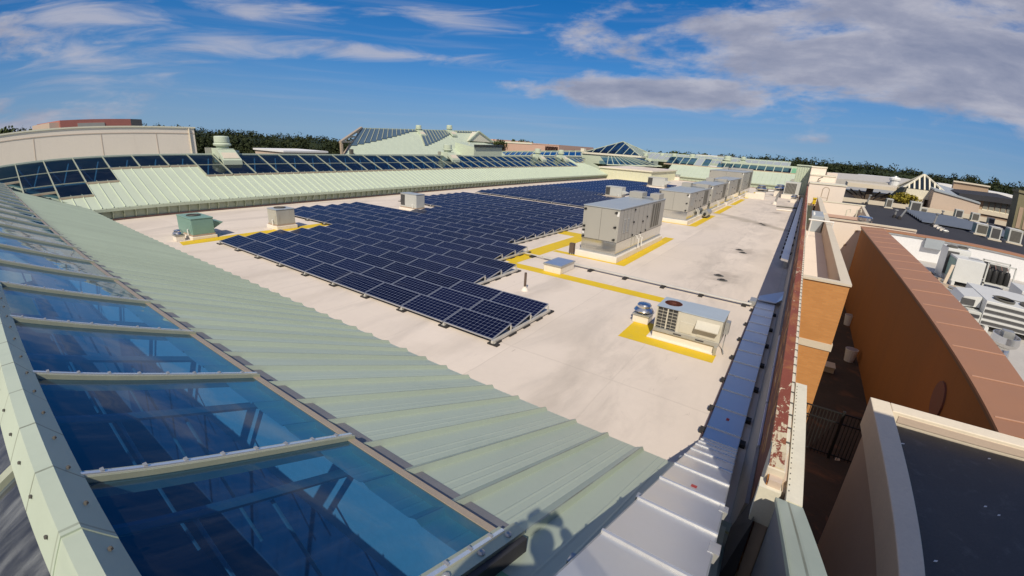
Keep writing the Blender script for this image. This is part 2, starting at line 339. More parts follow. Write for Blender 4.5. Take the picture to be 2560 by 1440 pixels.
# roof glazing: blue body tint, sharp sky reflection
def glass(name, tint, refl=.06, rough=.012, dust_glow=(.010, .05)):
    m, k, o = newmat(name)
    tr = k.n('ShaderNodeBsdfTransparent'); tr.inputs[0].default_value = tint + (1,)
    gl = k.n('ShaderNodeBsdfGlossy'); gl.inputs['Roughness'].default_value = rough; gl.inputs[0].default_value = (.80, .90, 1, 1)
    gp = k.n('ShaderNodeNewGeometry')
    bp = k.n('ShaderNodeBump'); bp.inputs['Strength'].default_value = .06; bp.inputs['Distance'].default_value = .05; k.l(k.noise(gp.outputs['Position'], 1.1, 2), bp.inputs['Height'])
    k.l(bp.outputs[0], gl.inputs['Normal'])
    dt = k.n('ShaderNodeVectorMath', operation='DOT_PRODUCT'); k.l(gp.outputs['Normal'], dt.inputs[0]); k.l(gp.outputs['Incoming'], dt.inputs[1])
    c1 = k.m('SUBTRACT', 1.0, k.m('ABSOLUTE', dt.outputs['Value'])); c5 = k.m('POWER', c1, 5.0)
    f = k.m('MINIMUM', k.m('ADD', k.m('MULTIPLY', c5, 1.0), refl), .95)
    df = k.n('ShaderNodeBsdfDiffuse'); df.inputs[0].default_value = (.42, .44, .43, 1)
    ms_ = k.n('ShaderNodeMapping'); ms_.inputs['Scale'].default_value = (4.5, .7, .7); k.l(gp.outputs['Position'], ms_.inputs[0])
    du_ = k.m('ADD', dust_glow[0], k.m('MULTIPLY', k.sm(k.noise(ms_.outputs[0], 1.4, 7, .66, .4), .40, .85), dust_glow[1]))
    tm_ = k.n('ShaderNodeMixShader'); k.l(du_, tm_.inputs[0]); k.l(tr.outputs[0], tm_.inputs[1]); k.l(df.outputs[0], tm_.inputs[2])
    mx = k.n('ShaderNodeMixShader'); k.l(f, mx.inputs[0]); k.l(tm_.outputs[0], mx.inputs[1]); k.l(gl.outputs[0], mx.inputs[2]); k.l(mx.outputs[0], o.inputs[0])
glass('blue_glass', (.24, .50, .74), .075)
glass('sunny_glass', (.24, .50, .74), .10, dust_glow=(.05, .45))  # back panes: pale film beyond dust paints in the bright sky reflection
glass('blue_glass_far', (.17, .33, .47), .05)
# foliage
def leaf(name, a, b_):
    m, k, o = newmat(name); b = k.n('ShaderNodeBsdfPrincipled'); k.l(b.outputs[0], o.inputs[0])
    g = k.n('ShaderNodeNewGeometry'); n = k.noise(g.outputs['Position'], .12, 4, .6); n2 = k.noise(g.outputs['Position'], .9, 2)
    f = k.m('ADD', k.m('MULTIPLY', n, .8), k.m('MULTIPLY', n2, .3))
    k.l(k.ramp(f, [(.38, a), (.72, b_)]), b.inputs['Base Color']); b.inputs['Roughness'].default_value = .7; b.inputs['Specular IOR Level'].default_value = .15
leaf('forest_leaf', (.013, .022, .009), (.042, .052, .019))
leaf('tree_leaf', (.03, .045, .018), (.075, .095, .03))
leaf('yellow_leaf', (.16, .14, .02), (.34, .28, .04))

# ------------------------------------------------------------------ mesh helpers
class M:
    def __init__(s): s.v = []; s.f = []
    def add(s, vs, fs):
        b = len(s.v); s.v += [tuple(map(float, q)) for q in vs]; s.f += [tuple(b+i for i in f) for f in fs]; return s
    def hexa(s, p): return s.add(p, [(3, 2, 1, 0), (4, 5, 6, 7), (0, 1, 5, 4), (1, 2, 6, 5), (2, 3, 7, 6), (3, 0, 4, 7)])
    def box(s, x0, x1, y0, y1, z0, z1):
        return s.hexa([(x0, y0, z0), (x1, y0, z0), (x1, y1, z0), (x0, y1, z0), (x0, y0, z1), (x1, y0, z1), (x1, y1, z1), (x0, y1, z1)])
    def quad(s, a, b, c, d): return s.add([a, b, c, d], [(0, 1, 2, 3)])
    def slab(s, poly, d):
        n = len(poly); p = [np.array(q, float) for q in poly]; d = np.array(d, float)
        return s.add(p + [q+d for q in p], [tuple(range(n-1, -1, -1)), tuple(range(n, 2*n))] + [(i, (i+1) % n, n+(i+1) % n, n+i) for i in range(n)])
    def bar(s, a, b, w_, h, up=(0, 0, 1)):
        a = np.array(a, float); b = np.array(b, float); d = b-a; d /= np.linalg.norm(d); u = np.array(up, float)
        r = np.cross(d, u); r /= np.linalg.norm(r); u = np.cross(r, d); r = r*w_/2; u0 = u*0; u1 = u*h
        return s.hexa([a-r+u0, b-r+u0, b+r+u0, a+r+u0, a-r+u1, b-r+u1, b+r+u1, a+r+u1])
    def tube(s, pts, r, n=8):
        pts = [np.array(p, float) for p in pts]; rs = r if isinstance(r, (list, tuple)) else [r]*len(pts)
        vs = []; fs = []
        for i, p in enumerate(pts):
            d = pts[min(i+1, len(pts)-1)] - pts[max(i-1, 0)]; d /= np.linalg.norm(d)
            a = np.cross(d, (0, 0, 1) if abs(d[2]) < .9 else (1, 0, 0)); a /= np.linalg.norm(a); b = np.cross(d, a)
            for j in range(n):
                t = 2*math.pi*j/n; vs.append(p + rs[i]*(math.cos(t)*a + math.sin(t)*b))
        for i in range(len(pts)-1):
            for j in range(n): fs.append((i*n+j, i*n+(j+1) % n, (i+1)*n+(j+1) % n, (i+1)*n+j))
        fs.append(tuple(range(n-1, -1, -1))); fs.append(tuple((len(pts)-1)*n+j for j in range(n)))
        return s.add(vs, fs)
    def lathe(s, prof, c, n=20):
        vs = []; fs = []
        for r, z in prof:
            for j in range(n):
                t = 2*math.pi*j/n; vs.append((c[0]+r*math.cos(t), c[1]+r*math.sin(t), c[2]+z))
        for i in range(len(prof)-1):
            for j in range(n): fs.append((i*n+j, i*n+(j+1) % n, (i+1)*n+(j+1) % n, (i+1)*n+j))
        fs.append(tuple(range(n-1, -1, -1))); fs.append(tuple((len(prof)-1)*n+j for j in range(n)))
        return s.add(vs, fs)
    def build(s, name, mat, parent=None, smooth=False, bevel=0):
        me = bpy.data.meshes.new(name)
        off = wloc(parent)
        me.from_pydata([tuple(np.array(q)-off) for q in s.v], [], s.f); me.validate()
        bm = bmesh.new(); bm.from_mesh(me); bmesh.ops.recalc_face_normals(bm, faces=bm.faces)
        bm.to_mesh(me); bm.free()
        me.materials.append(MAT[mat])
        if smooth:
            me.polygons.foreach_set('use_smooth', [True]*len(me.polygons)); me.update()
            try: me.set_sharp_from_angle(angle=R_(35))
            except Exception: pass
        o = bpy.data.objects.new(name, me); COL.objects.link(o)
        if parent: o.parent = parent
        if bevel:
            md = o.modifiers.new('bevel', 'BEVEL'); md.width = bevel; md.segments = 2; md.limit_method = 'ANGLE'
        return o
def wloc(o):
    p = np.zeros(3)
    while o is not None:
        p += np.array(o.location); o = o.parent
    return p
def tag(o, label, cat, group=None):
    o['label'] = label; o['category'] = cat
    if group: o['group'] = group
    return o
def thing(name, label, cat, loc, group=None):
    o = bpy.data.objects.new(name, None); COL.objects.link(o); o.empty_display_size = .3
    o.location = tuple(map(float, loc)); return tag(o, label, cat, group)
def structure(o): o['kind'] = 'structure'; return o
def stuff(o): o['kind'] = 'stuff'; return o
def copy_tree(o, parent=None):
    c = o.copy(); COL.objects.link(c)
    if parent is not None: c.parent = parent
    for ch in list(o.children): copy_tree(ch, c)
    return c
ORD = ['first', 'second', 'third', 'fourth', 'fifth', 'sixth', 'seventh', 'eighth', 'ninth', 'tenth', 'eleventh', 'twelfth', 'thirteenth', 'fourteenth',
       'fifteenth', 'sixteenth', 'seventeenth', 'eighteenth', 'nineteenth', 'twentieth', 'twenty-first', 'twenty-second', 'twenty-third', 'twenty-fourth',
       'twenty-fifth', 'twenty-sixth', 'twenty-seventh', 'twenty-eighth', 'twenty-ninth', 'thirtieth', 'thirty-first', 'thirty-second', 'thirty-third', 'thirty-fourth',
       'thirty-fifth', 'thirty-sixth', 'thirty-seventh', 'thirty-eighth', 'thirty-ninth', 'fortieth']

# ================================================================== THE SETTING
structure(M().add([(900*math.cos(a*.1309), 900*math.sin(a*.1309)+60, -6.4) for a in range(48)], [tuple(range(48))]).build('ground', 'grass_ground'))
structure(M().box(1.0, 12, -12, 62, -6.3, -6.0).build('pavement', 'asphalt'))
# main flat roof: one deck, the parapet line on its right
structure(M().box(-62, .36, 5.9, 104.2, -.5, 0.0).build('flat_roof', 'membrane'))
# walkway lines painted on the membrane (sheets 4 mm up)
def stripe(pts): return [(x, y, .004) for x, y in pts]
mk = M()
mk.quad(*stripe([(-27.2, 8.15), (-26.2, 7.75), (-26.2, 16.0), (-27.2, 16.0)]) if False else stripe([(-25.55, 8.0), (-24.65, 7.85), (-24.65, 16.1), (-25.55, 16.1)]))
a1 = P(1270, 664, z=0); a2 = P(1300, 660, z=0)
yl_r = -6.80; yl_w = .62
def ahu_marks(y0, y1, xl=None, front=True):
    mk.quad((yl_r-yl_w, y0, .004), (yl_r, y0, .004), (yl_r, y1, .004), (yl_r-yl_w, y1, .004))
    if front: mk.quad((xl if xl else -10.6, y0, .0042), (yl_r-yl_w-.002, y0, .0042), (yl_r-yl_w-.002, y0+.42, .0042), (xl if xl else -10.6, y0+.42, .0042))
ahu_marks(20.5, 30.4, -10.9)
ahu_marks(37.3, 46.4); ahu_marks(48.6, 58.2, None, False); ahu_marks(60.0, 70.6, None, False); ahu_marks(73.0, 90.0, None, False)
# long line from the arrays to the near rooftop unit
b0 = P(1262, 663, z=0); b1 = P(1640, 757, z=0)
mk.quad((-11.3, 16.35, .004), (-3.55, 16.35, .004), (-3.55, 17.0, .004), (-11.3, 17.0, .004))
c0 = P(1300, 664, z=0); c1 = P(1452, 610, z=0)
mk.quad((-11.9, 17.002, .004), (-10.95, 17.002, .004), (-10.95, 22.9, .004), (-11.9, 22.9, .004))
mk.quad((-13.2, 25.2, .0042), (-10.95, 25.2, .0042), (-10.95, 26.4, .0042), (-13.2, 26.4, .0042))
mk.quad((-11.9, 22.902, .004), (-10.95, 22.902, .004), (-10.95, 25.198, .004), (-11.9, 25.198, .004))
# round the near rooftop unit
mk.quad((-3.92, 12.2, .004), (-1.10, 12.2, .004), (-1.10, 12.82, .004), (-3.92, 12.82, .004))
mk.quad((-3.92, 12.822, .004), (-3.12, 12.822, .004), (-3.12, 13.95, .004), (-3.92, 13.95, .004))
mk.quad((-25.2, 24.6, .004), (-24.4, 24.6, .004), (-24.4, 26.2, .004), (-25.2, 26.2, .004))
mk.quad((-20.9, 50.2, .004), (-20.2, 50.2, .004), (-20.2, 52.5, .004), (-20.9, 52.5, .004))
structure(mk.build('walkway_paint', 'yellow_paint'))

SL = .414                                     # slope of every glazed gallery
# ------------------------------------------------------------------ near glazed gallery under the photographer
def zN(y): return .80 + (6.25-y)*SL           # pan surface
NG = thing('glazed_roof', 'near green metal and blue glass skylight roof filling the lower left', 'glazed roof', (-15, 6.25, 0))
XE = -.88; YS = 2.10
def ribpan(fn, a0, a1, n_, s_of, lo, hi, step=.62, mini=True):
    """ribbed sheet: fn(t, s, h) -> xyz with t along the eave, s along the slope, h above the pan"""
    vs = []; fs = []
    prof = []
    k = 0
    t = a0
    while abs(t-a0) < abs(a1-a0)-1e-6:
        d = 1 if a1 > a0 else -1
        if mini: 
            for dt, h in ((0, 0), (.018, .10), (.03, .10), (.15, 0.0), (.17, 0.0)): prof.append((t+d*dt, h))
        else:
            for dt, h in ((0, 0), (.012, .055), (.035, .06), (.062, .012), (.10, 0.0)): prof.append((t+d*dt, h))
        if mini:
            for c in (.25, .36):
                for dt, h in ((c-.02, 0), (c, .007), (c+.02, 0)): prof.append((t+d*dt, h))
        t += d*step
    prof.append((a1, 0))
    prof = [p for p in prof if (p[0]-a1)*(1 if a1 > a0 else -1) <= 1e-6]
    for t, h in prof: vs += [fn(t, lo(t), h), fn(t, hi(t), h)]
    for i in range(len(prof)-1): fs.append((2*i, 2*i+2, 2*i+3, 2*i+1))
    return vs, fs
def fN(t, y, h): return (t, y-h*.38, zN(y)+h*.92)
vs, fs = ribpan(fN, -1.27+.62, -40.5, 0, None, lambda t: 6.25, lambda t: (1.80 if t > -34.3 else min(6.2, 6.25-(-34.3-t))+.0) if t > -34.3 else max(.05, 6.25-(-34.3-t)))
mr = M().add(vs, fs)
# clip the right end: plain sheet from the glazing end to the tray
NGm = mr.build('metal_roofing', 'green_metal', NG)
ms = M(); ms.hexa([(-1.36, -2.5, zN(-.0)-.2), (XE+.0, -2.5, zN(0)-.2), (XE, .0, zN(0)-.2), (-1.36, .0, zN(0)-.2)]+[(-1.36, -2.5, zN(0)-.03), (XE, -2.5, zN(0)-.03), (XE, 0, zN(0)-.03), (-1.36, 0, zN(0)-.03)])
ms.hexa([(-1.36, 0.002, zN(0)-.2), (XE, .002, zN(0)-.2), (XE, 1.9, zN(1.9)-.2), (-1.36, 1.9, zN(1.9)-.2), (-1.36, .002, zN(0)-.02), (XE, .002, zN(0)-.02), (XE, 1.9, zN(1.9)+.004), (-1.36, 1.9, zN(1.9)+.004)])
ms.build('end_sheet', 'green_paint', NG)
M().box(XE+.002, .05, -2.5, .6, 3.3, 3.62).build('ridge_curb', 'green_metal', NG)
# eave fascia and end wall under the pan
M().box(-34.3, XE, 6.10, 6.16, .02, .78).build('eave_fascia', 'green_trim', NG)
ew = M(); ew.hexa([(XE-.06, 6.1, -.4), (XE, 6.1, -.4), (XE, -3, -.4), (XE-.06, -3, -.4), (XE-.06, 6.1, zN(6.1)-.02), (XE, 6.1, zN(6.1)-.02), (XE, -3, zN(0)-.21), (XE-.06, -3, zN(0)-.21)])
ew.build('end_wall', 'flash_grey', NG)
# dark flashing between glass and pan, frame's cast shadow painted into its grey
def slope_bar(mb, x, y0, y1, w_, h, lift):    # bar running down the slope
    mb.hexa([(x-w_/2, y0, zN(y0)+lift), (x+w_/2, y0, zN(y0)+lift), (x+w_/2, y1, zN(y1)+lift), (x-w_/2, y1, zN(y1)+lift),
             (x-w_/2, y0, zN(y0)+lift+h), (x+w_/2, y0, zN(y0)+lift+h), (x+w_/2, y1, zN(y1)+lift+h), (x-w_/2, y1, zN(y1)+lift+h)])
def ridge_bar(mb, x0, x1, y0, y1, lift, h):   # bar running along the ridge, lying on the slope
    mb.hexa([(x0, y0, zN(y0)+lift), (x1, y0, zN(y0)+lift), (x1, y1, zN(y1)+lift), (x0, y1, zN(y1)+lift),
             (x0, y0, zN(y0)+lift+h), (x1, y0, zN(y0)+lift+h), (x1, y1, zN(y1)+lift+h), (x0, y1, zN(y1)+lift+h)])
fl = M(); ridge_bar(fl, -37, -1.3, 2.16, 2.42, .012, .006)
fl.build('flashing', 'flash_grey', NG)
si = M(); ridge_bar(si, -36.9, -1.30, 2.08, 2.16, .0, .13); si.build('sill', 'tan_metal', NG)
MX = [-1.36-1.865*i for i in range(20)]
for i, x in enumerate(MX):
    mb = M(); slope_bar(mb, x, .12, 2.16, .085, .05, .115); mo = mb.build('mullion', 'mullion_metal', NG)
    mt = M(); slope_bar(mt, x+.012, .14, 2.14, .03, .018, .166)
    mt.build('cap_strip', 'seam_bright', mo)
    sc = M()
    for j in range(8):
        y = .3+.24*j; sc.box(x-.02, x+.02, y-.012, y+.012, zN(y)+.17, zN(y)+.192)
    sc.build('screws', 'galv_dull', mo)
    mu = M(); slope_bar(mu, x-.002, .12, 2.16, .12, .10, .01); mu.build('gasket', 'tan_metal', mo)
# bolted end frame at the right end of the glass
be = M(); slope_bar(be, -1.30, -.1, 2.3, .12, .035, .135); bf = be.build('end_frame', 'mullion_metal', NG)
for y in (2.12, 1.78, 1.42, 1.06, .70): M().lathe([(.0, 0), (.028, 0), (.028, .018), (.012, .03), (.0, .03)], (-1.29, y, zN(y)+.165), 8).build('bolt', 'galv_dull', bf)
M().hexa([(-1.235, 2.25, zN(2.25)), (-1.19, 2.25, zN(2.25)), (-1.19, .0, zN(0)), (-1.235, .0, zN(0)), (-1.235, 2.25, zN(2.25)+.14), (-1.19, 2.25, zN(2.25)+.14), (-1.19, .0, zN(0)+.14), (-1.235, .0, zN(0)+.14)]).build('end_gasket', 'dark_gap', NG)
for i in range(19):
    x1 = MX[i]-.04; x0 = MX[i+1]+.04
    M().add([(x0, .14, zN(.14)+.12), (x1, .14, zN(.14)+.12), (x1, 2.10, zN(2.10)+.12), (x0, 2.10, zN(2.10)+.12)], [(0, 1, 2, 3)]).build('glass_pane', 'blue_glass', NG)
def zB(y): return zN(.05)+(y-.05)*SL          # back slope, falls towards -y
for i in range(6):
    x1 = MX[i]-.04-.5; x0 = MX[i+1]+.04-.5
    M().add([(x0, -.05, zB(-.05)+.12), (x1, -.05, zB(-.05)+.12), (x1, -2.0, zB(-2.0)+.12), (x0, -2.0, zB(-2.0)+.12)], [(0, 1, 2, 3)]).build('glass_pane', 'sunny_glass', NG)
    mb = M(); x = MX[i]-.5
    mb.hexa([(x-.045, -2, zB(-2)+.1), (x+.045, -2, zB(-2)+.1), (x+.045, -.04, zB(-.04)+.1), (x-.045, -.04, zB(-.04)+.1), (x-.045, -2, zB(-2)+.17), (x+.045, -2, zB(-2)+.17), (x+.045, -.04, zB(-.04)+.17), (x-.045, -.04, zB(-.04)+.17)])
    mb.build('mullion', 'mullion_metal', NG)
# ridge cap in lapped lengths
zr = zN(.05)+.27
caps = [(-2.55, -.95), (-5.50, -2.50), (-8.6, -5.45), (-11.7, -8.55), (-20, -11.65), (-36, -19.9)]
for i, (x0, x1) in enumerate(caps):
    e = .012*(i % 2)
    mb = M(); pr_ = [(.19, zN(.19)+.165+e), (.045, zr+e), (-.07, zr+e), (-.22, zB(-.22)+.165+e), (-.22, zB(-.22)+.15+e), (-.07, zr-.03), (.045, zr-.03), (.19, zN(.19)+.15+e)]
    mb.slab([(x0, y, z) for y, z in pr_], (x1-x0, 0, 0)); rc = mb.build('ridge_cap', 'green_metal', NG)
    sc = M(); n_ = int((x1-x0)/.42)
    for j in range(n_):
        x = x0+.2+j*.42
        sc.lathe([(0, 0), (.016, 0), (.012, .012), (0, .014)], (x, .125, (zN(.19)+.165+zr)/2+.004+e), 6); sc.lathe([(0, 0), (.016, 0), (.012, .012), (0, .014)], (x+.1, -.15, (zB(-.22)+.165+zr)/2+.006+e), 6)
    sc.build('screws', 'gap_line', rc)
# what shows through the glass: pale upstand, dark hall, tube trusses
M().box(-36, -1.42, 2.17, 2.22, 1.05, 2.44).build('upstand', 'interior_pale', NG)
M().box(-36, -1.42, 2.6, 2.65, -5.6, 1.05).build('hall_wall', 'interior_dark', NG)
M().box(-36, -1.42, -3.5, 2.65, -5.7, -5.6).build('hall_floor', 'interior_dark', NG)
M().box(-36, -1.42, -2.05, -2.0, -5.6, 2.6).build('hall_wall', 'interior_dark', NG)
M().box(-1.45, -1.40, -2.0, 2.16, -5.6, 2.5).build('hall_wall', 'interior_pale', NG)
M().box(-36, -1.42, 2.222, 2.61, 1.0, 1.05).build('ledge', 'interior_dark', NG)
for i in range(7):
    x = MX[i]; tm = M()
    tm.tube([(x-.02, .2, zN(.2)-.35), (x-.02, 2.12, zN(2.12)-.30)], .045, 6)
    tm.tube([(x-.1, .75, zN(.75)-.4), (x+.75, .95, 1.35)], .018, 6); tm.tube([(x-.1, 1.35, zN(1.35)-.45), (x+.95, 1.5, 1.15)], .018, 6)
    tm.build('truss', 'truss_paint', NG)

# ------------------------------------------------------------------ long gallery on the left (eave along y)
XB = -34.3
def zG(x): return .80 + (XB-x)*SL
GB = thing('glazed_roof', 'long pale green metal roof with stepped blue glazing along its ridge', 'glazed roof', (XB, 45, 0))
def fG(t, x, h): return (x+h*.38, t, zG(x)+h*.92)
def gl_edge(y):                                # lower edge of the glazing
    if y < 6.855: return -35.9
    if y < 8.72: return -37.4
    if y < 14.315: return -39.1
    if y < 78: return -37.55
    return -40.6
def vx(y): return max(-40.75, XB-(6.25-y)) if y < 6.25 else None
gm_ = M()
for ya, yb, hf in ((5.0, 6.855, lambda t: max(-36.1, XB-max(0, t-5.0)*.0-1.8)), (6.855, 8.72, lambda t: -37.6), (8.72, 14.315, lambda t: -39.3), (14.315, 78.3, lambda t: -37.75), (78.3, 88.0, lambda t: max(-40.7, XB-(88.1-t)*.9))):
    vs, fs = ribpan(fG, ya, yb, 0, None, lambda t: XB, hf, mini=False); gm_.add(vs, fs)
gm_.build('metal_roofing', 'green_metal_light', GB)
# gutter, fascia with brackets, base trim
M().box(XB-.02, XB+.20, 5.2, 88.3, .60, .80).build('gutter', 'green_trim', GB, bevel=.02)
fb = M().box(XB-.25, XB-.20, 5.6, 88.2, .10, .64)
for i in range(134):
    y = 5.5+.62*i
    fb.slab([(XB-.20, y, .12), (XB-.14, y, .12), (XB+.04, y, .40), (XB+.06, y, .60), (XB-.20, y, .60)], (0, .055, 0))
    fb.box(XB+.10, XB+.215, y+.28, y+.31, .79, .83)
fb.build('fascia', 'green_trim', GB)
M().box(XB-.3, XB-.08, 5.6, 88.2, 0.0, .10).build('base_trim', 'copper_edge', GB)
# glazing
GY = [-.605+1.865*i for i in range(48)]
def gq(y0, y1, x0, x1, lift=.06): return [(x0, y0, zG(x0)+lift), (x0, y1, zG(x0)+lift), (x1, y1, zG(x1)+lift), (x1, y0, zG(x1)+lift)]
for i in range(len(GY)-1):
    y0, y1 = GY[i], GY[i+1]; ym = (y0+y1)/2
    if y1 < 1.5 or ym > 87: continue
    lo = gl_edge(ym) if ym < 80 else -40.0
    lo_v = lo
    if ym < 6.25: lo_v = min(lo, XB-(6.25-ym)-.2)
    if ym > 80: lo_v = min(-39.0, -40.75+ (87-ym)*.4)
    if lo_v <= -40.6: continue
    rows = [(-40.75, -39.12), (-39.08, lo_v)] if lo_v > -39.2 else [(-40.75, lo_v)]
    if ym < 6.25: rows = [(a_, max(a_+.05, b_)) for a_, b_ in rows if a_ < b_]
    if lo_v > -37: rows = [(-40.75, -39.12), (-39.08, -37.5), (-37.46, lo_v)]
    for xa, xb in rows:
        p = M().add(gq(y0+.04, y1-.04, xa, xb), [(0, 1, 2, 3)]); p.build('glass_pane', 'blue_glass_far', GB)
    if ym > 8 or True:
        mb = M(); mb.hexa([(-40.8, y0-.03, zG(-40.8)), (lo_v+.05, y0-.04, zG(lo_v+.05)), (lo_v+.05, y0+.04, zG(lo_v+.05)), (-40.8, y0+.03, zG(-40.8)),
                           (-40.8, y0-.03, zG(-40.8)+.13), (lo_v+.05, y0-.04, zG(lo_v+.05)+.13), (lo_v+.05, y0+.04, zG(lo_v+.05)+.13), (-40.8, y0+.03, zG(-40.8)+.13)])
        for xa, xb in rows:
            mb.bar((xb, y0, zG(xb)+.02), (xb, y1, zG(xb)+.02), .05, .07)
        mb.build('mullion', 'mullion_metal', GB)
    sb = M(); sb.bar((lo_v+.09, y0-.03, zG(lo_v+.09)), (lo_v+.09, y1+.03, zG(lo_v+.09)), .10, .10); sb.build('sill', 'tan_metal', GB)
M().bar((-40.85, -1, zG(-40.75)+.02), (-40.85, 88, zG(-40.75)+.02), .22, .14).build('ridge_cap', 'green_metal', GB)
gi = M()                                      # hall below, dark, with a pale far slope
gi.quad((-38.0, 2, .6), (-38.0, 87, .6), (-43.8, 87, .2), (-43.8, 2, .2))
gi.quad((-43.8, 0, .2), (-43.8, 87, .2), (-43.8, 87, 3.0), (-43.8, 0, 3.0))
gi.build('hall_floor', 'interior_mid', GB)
gt = M()
for y in GY:
    if 3 < y < 86: gt.tube([(-40.9, y+.2, zG(-40.9)-.3), (-39.6, y+.9, 1.9), (-38.3, y+.2, zG(-38.3)-.2)], .05, 5); gt.tube([(-40.9, y+1.6, zG(-40.9)-.3), (-39.6, y+.9, 1.9)], .05, 5)
gt.tube([(-39.6, 3, 1.9), (-39.6, 86, 1.9)], .06, 5)
gt.build('truss', 'interior_pale', GB)
bs = M(); bs.quad((-40.9, -2, zG(-40.85)), (-40.9, 88, zG(-40.85)), (-46.5, 88, 1.2), (-46.5, -2, 1.2)); bs.build('back_slope', 'green_metal_light', GB)
M().quad((-40.85, 87.8, zG(-40.85)), (-34.3, 88, .8), (-34.3, 88, 0), (-40.85, 88, 0)).build('end_wall', 'green_metal_light', GB)
# ------------------------------------------------------------------ exhaust housings on gallery ridges
def mushroom(loc, s, label, mat='green_metal_light', curb=True, group='exhaust fan housings on the glazed ridges', cdir=1):
    x, y, z = loc
    t = thing('exhaust_fan', label, 'exhaust fan', loc, group)
    M().lathe([(.45*s, .50*s), (.45*s, .66*s), (.62*s, .70*s), (.66*s, .82*s), (.56*s, .93*s), (.50*s, .95*s)], loc, 20).build('wind_band', mat, t, smooth=True)
    M().lathe([(.48*s, .95*s), (.56*s, .97*s), (.55*s, 1.38*s), (.50*s, 1.44*s), (.15*s, 1.47*s)], loc, 20).build('hood', mat, t, smooth=True)
    if curb:
        M().box(x-.62*s, x+.55*s, y-.62*s, y+.62*s, z-.6*s, z+.50*s).build('housing', mat, t, bevel=.02)
        a = M(); a.slab([(x+.55*s, y-.66*s, z+.42*s), (x+.55*s, y+.66*s, z+.42*s), (x+1.55*s, y+.72*s, z-.36*s), (x+1.55*s, y-.72*s, z-.36*s)], (0, 0, -.35*s))
        ap = a.build('apron', mat, t)
        b = M(); b.slab([(x+.95*s, y-.55*s, z+.18*s), (x+.95*s, y+.55*s, z+.18*s), (x+1.4*s, y+.62*s, z-.22*s), (x+1.4*s, y-.62*s, z-.22*s)], (0, 0, .03)); b.build('cover_sheet', 'beige_coping', ap)
        M().tube([(x-.1*s, y+.6*s, z+.2*s), (x-.1*s, y+1.25*s, z+.2*s)], .14*s, 10).build('stub_duct', mat, t)
        M().box(x-.75*s, x-.66*s, y-1.05*s, y-.55*s, z+.02*s, z+.52*s).build('side_panel', 'unit_grey', t)
    return t
for (yy, s, lb) in [(17.0, 1.02, 'large pale green exhaust fan standing on the long glazed ridge before dark trees'),
                    (44.6, 1.02, 'pale green exhaust fan midway along the long glazed ridge, before the big white roof'),
                    (67.8, 1.0, 'third exhaust fan along the long glazed ridge, small, below the shop sign'),
                    (76.5, 1.0, 'exhaust fan at the far end of the long glazed ridge, right of the shop sign')]:
    mushroom((-40.6, yy, 3.55), s, lb)
# ------------------------------------------------------------------ far cross gallery (eave along x)
YC = 104.2
def zC(y): return .95 + (y-YC)*SL
GC = thing('glazed_roof', 'far pale green cross roof with one band of dark blue glass behind the grey units', 'glazed roof', (-13, YC, 0))
def fC(t, y, h): return (t, y-h*.38, zC(y)+h*.92)
vs, fs = ribpan(fC, -1.9, -28.0, 0, None, lambda t: YC, lambda t: YC+5.6, mini=False, step=.86)
M().add(vs, fs).build('metal_roofing', 'green_metal_light', GC)
M().box(-28, -1.6, YC-.18, YC+.02, .78, .96).build('gutter', 'green_trim', GC)
fc = M().box(-28, -1.6, YC+.10, YC+.15, .05, .8)
for i in range(30): fc.box(-28+i*.9, -27.94+i*.9, YC-.05, YC+.10, .1, .78)
fc.build('fascia', 'green_trim', GC)
M().box(-28, -1.5, YC+.0, YC+.3, 0, .08).build('base_trim', 'copper_edge', GC)
for i in range(16):
    x1 = -3.1-1.66*i; x0 = x1-1.66
    if i in (9,): continue
    ya, yb = YC+5.75, (YC+8.2 if i < 10 else YC+9.6)
    mt_ = 'blue_glass_far' if i != 11 else 'unit_top'
    M().add([(x0+.06, ya, zC(ya)+.1), (x1-.06, ya, zC(ya)+.1), (x1-.06, yb, zC(yb)+.1), (x0+.06, yb, zC(yb)+.1)], [(0, 1, 2, 3)]).build('glass_pane', mt_, GC)
    mb = M(); mb.hexa([(x1-.07, ya-.1, zC(ya)), (x1+.07, ya-.1, zC(ya)), (x1+.07, yb, zC(yb)), (x1-.07, yb, zC(yb)), (x1-.07, ya-.1, zC(ya)+.22), (x1+.07, ya-.1, zC(ya)+.22), (x1+.07, yb, zC(yb)+.22), (x1-.07, yb, zC(yb)+.22)])
    mb.build('mullion', 'green_metal_light', GC)
M().box(-30, -1.7, YC+5.60, YC+5.74, zC(YC+5.6)-.1, zC(YC+5.6)+.18).build('sill', 'tan_metal', GC)
M().hexa([(-1.9, YC+5.75, zC(YC+5.75)), (-3.05, YC+5.75, zC(YC+5.75)), (-3.05, YC+8.3, zC(YC+8.3)), (-1.9, YC+8.3, zC(YC+8.3)), (-1.9, YC+5.75, zC(YC+5.75)+.06), (-3.05, YC+5.75, zC(YC+5.75)+.06), (-3.05, YC+8.3, zC(YC+8.3)+.06), (-1.9, YC+8.3, zC(YC+8.3)+.06)]).build('end_sheet', 'green_paint', GC)
M().quad((-31, YC+6, 2.0), (-1.9, YC+6, 2.0), (-1.9, YC+11, 2.0), (-31, YC+11, 2.0)).build('hall_floor', 'interior_dark', GC)
M().box(-17.2, -1.9, YC+8.25, YC+9.0, zC(YC+8.2)-.1, zC(YC+8.2)+.50).build('ridge_cap', 'green_metal_light', GC)
M().box(-31, -17.2, YC+9.65, YC+9.95, zC(YC+9.6)-.1, zC(YC+9.6)+.22).build('ridge_cap', 'green_metal', GC)
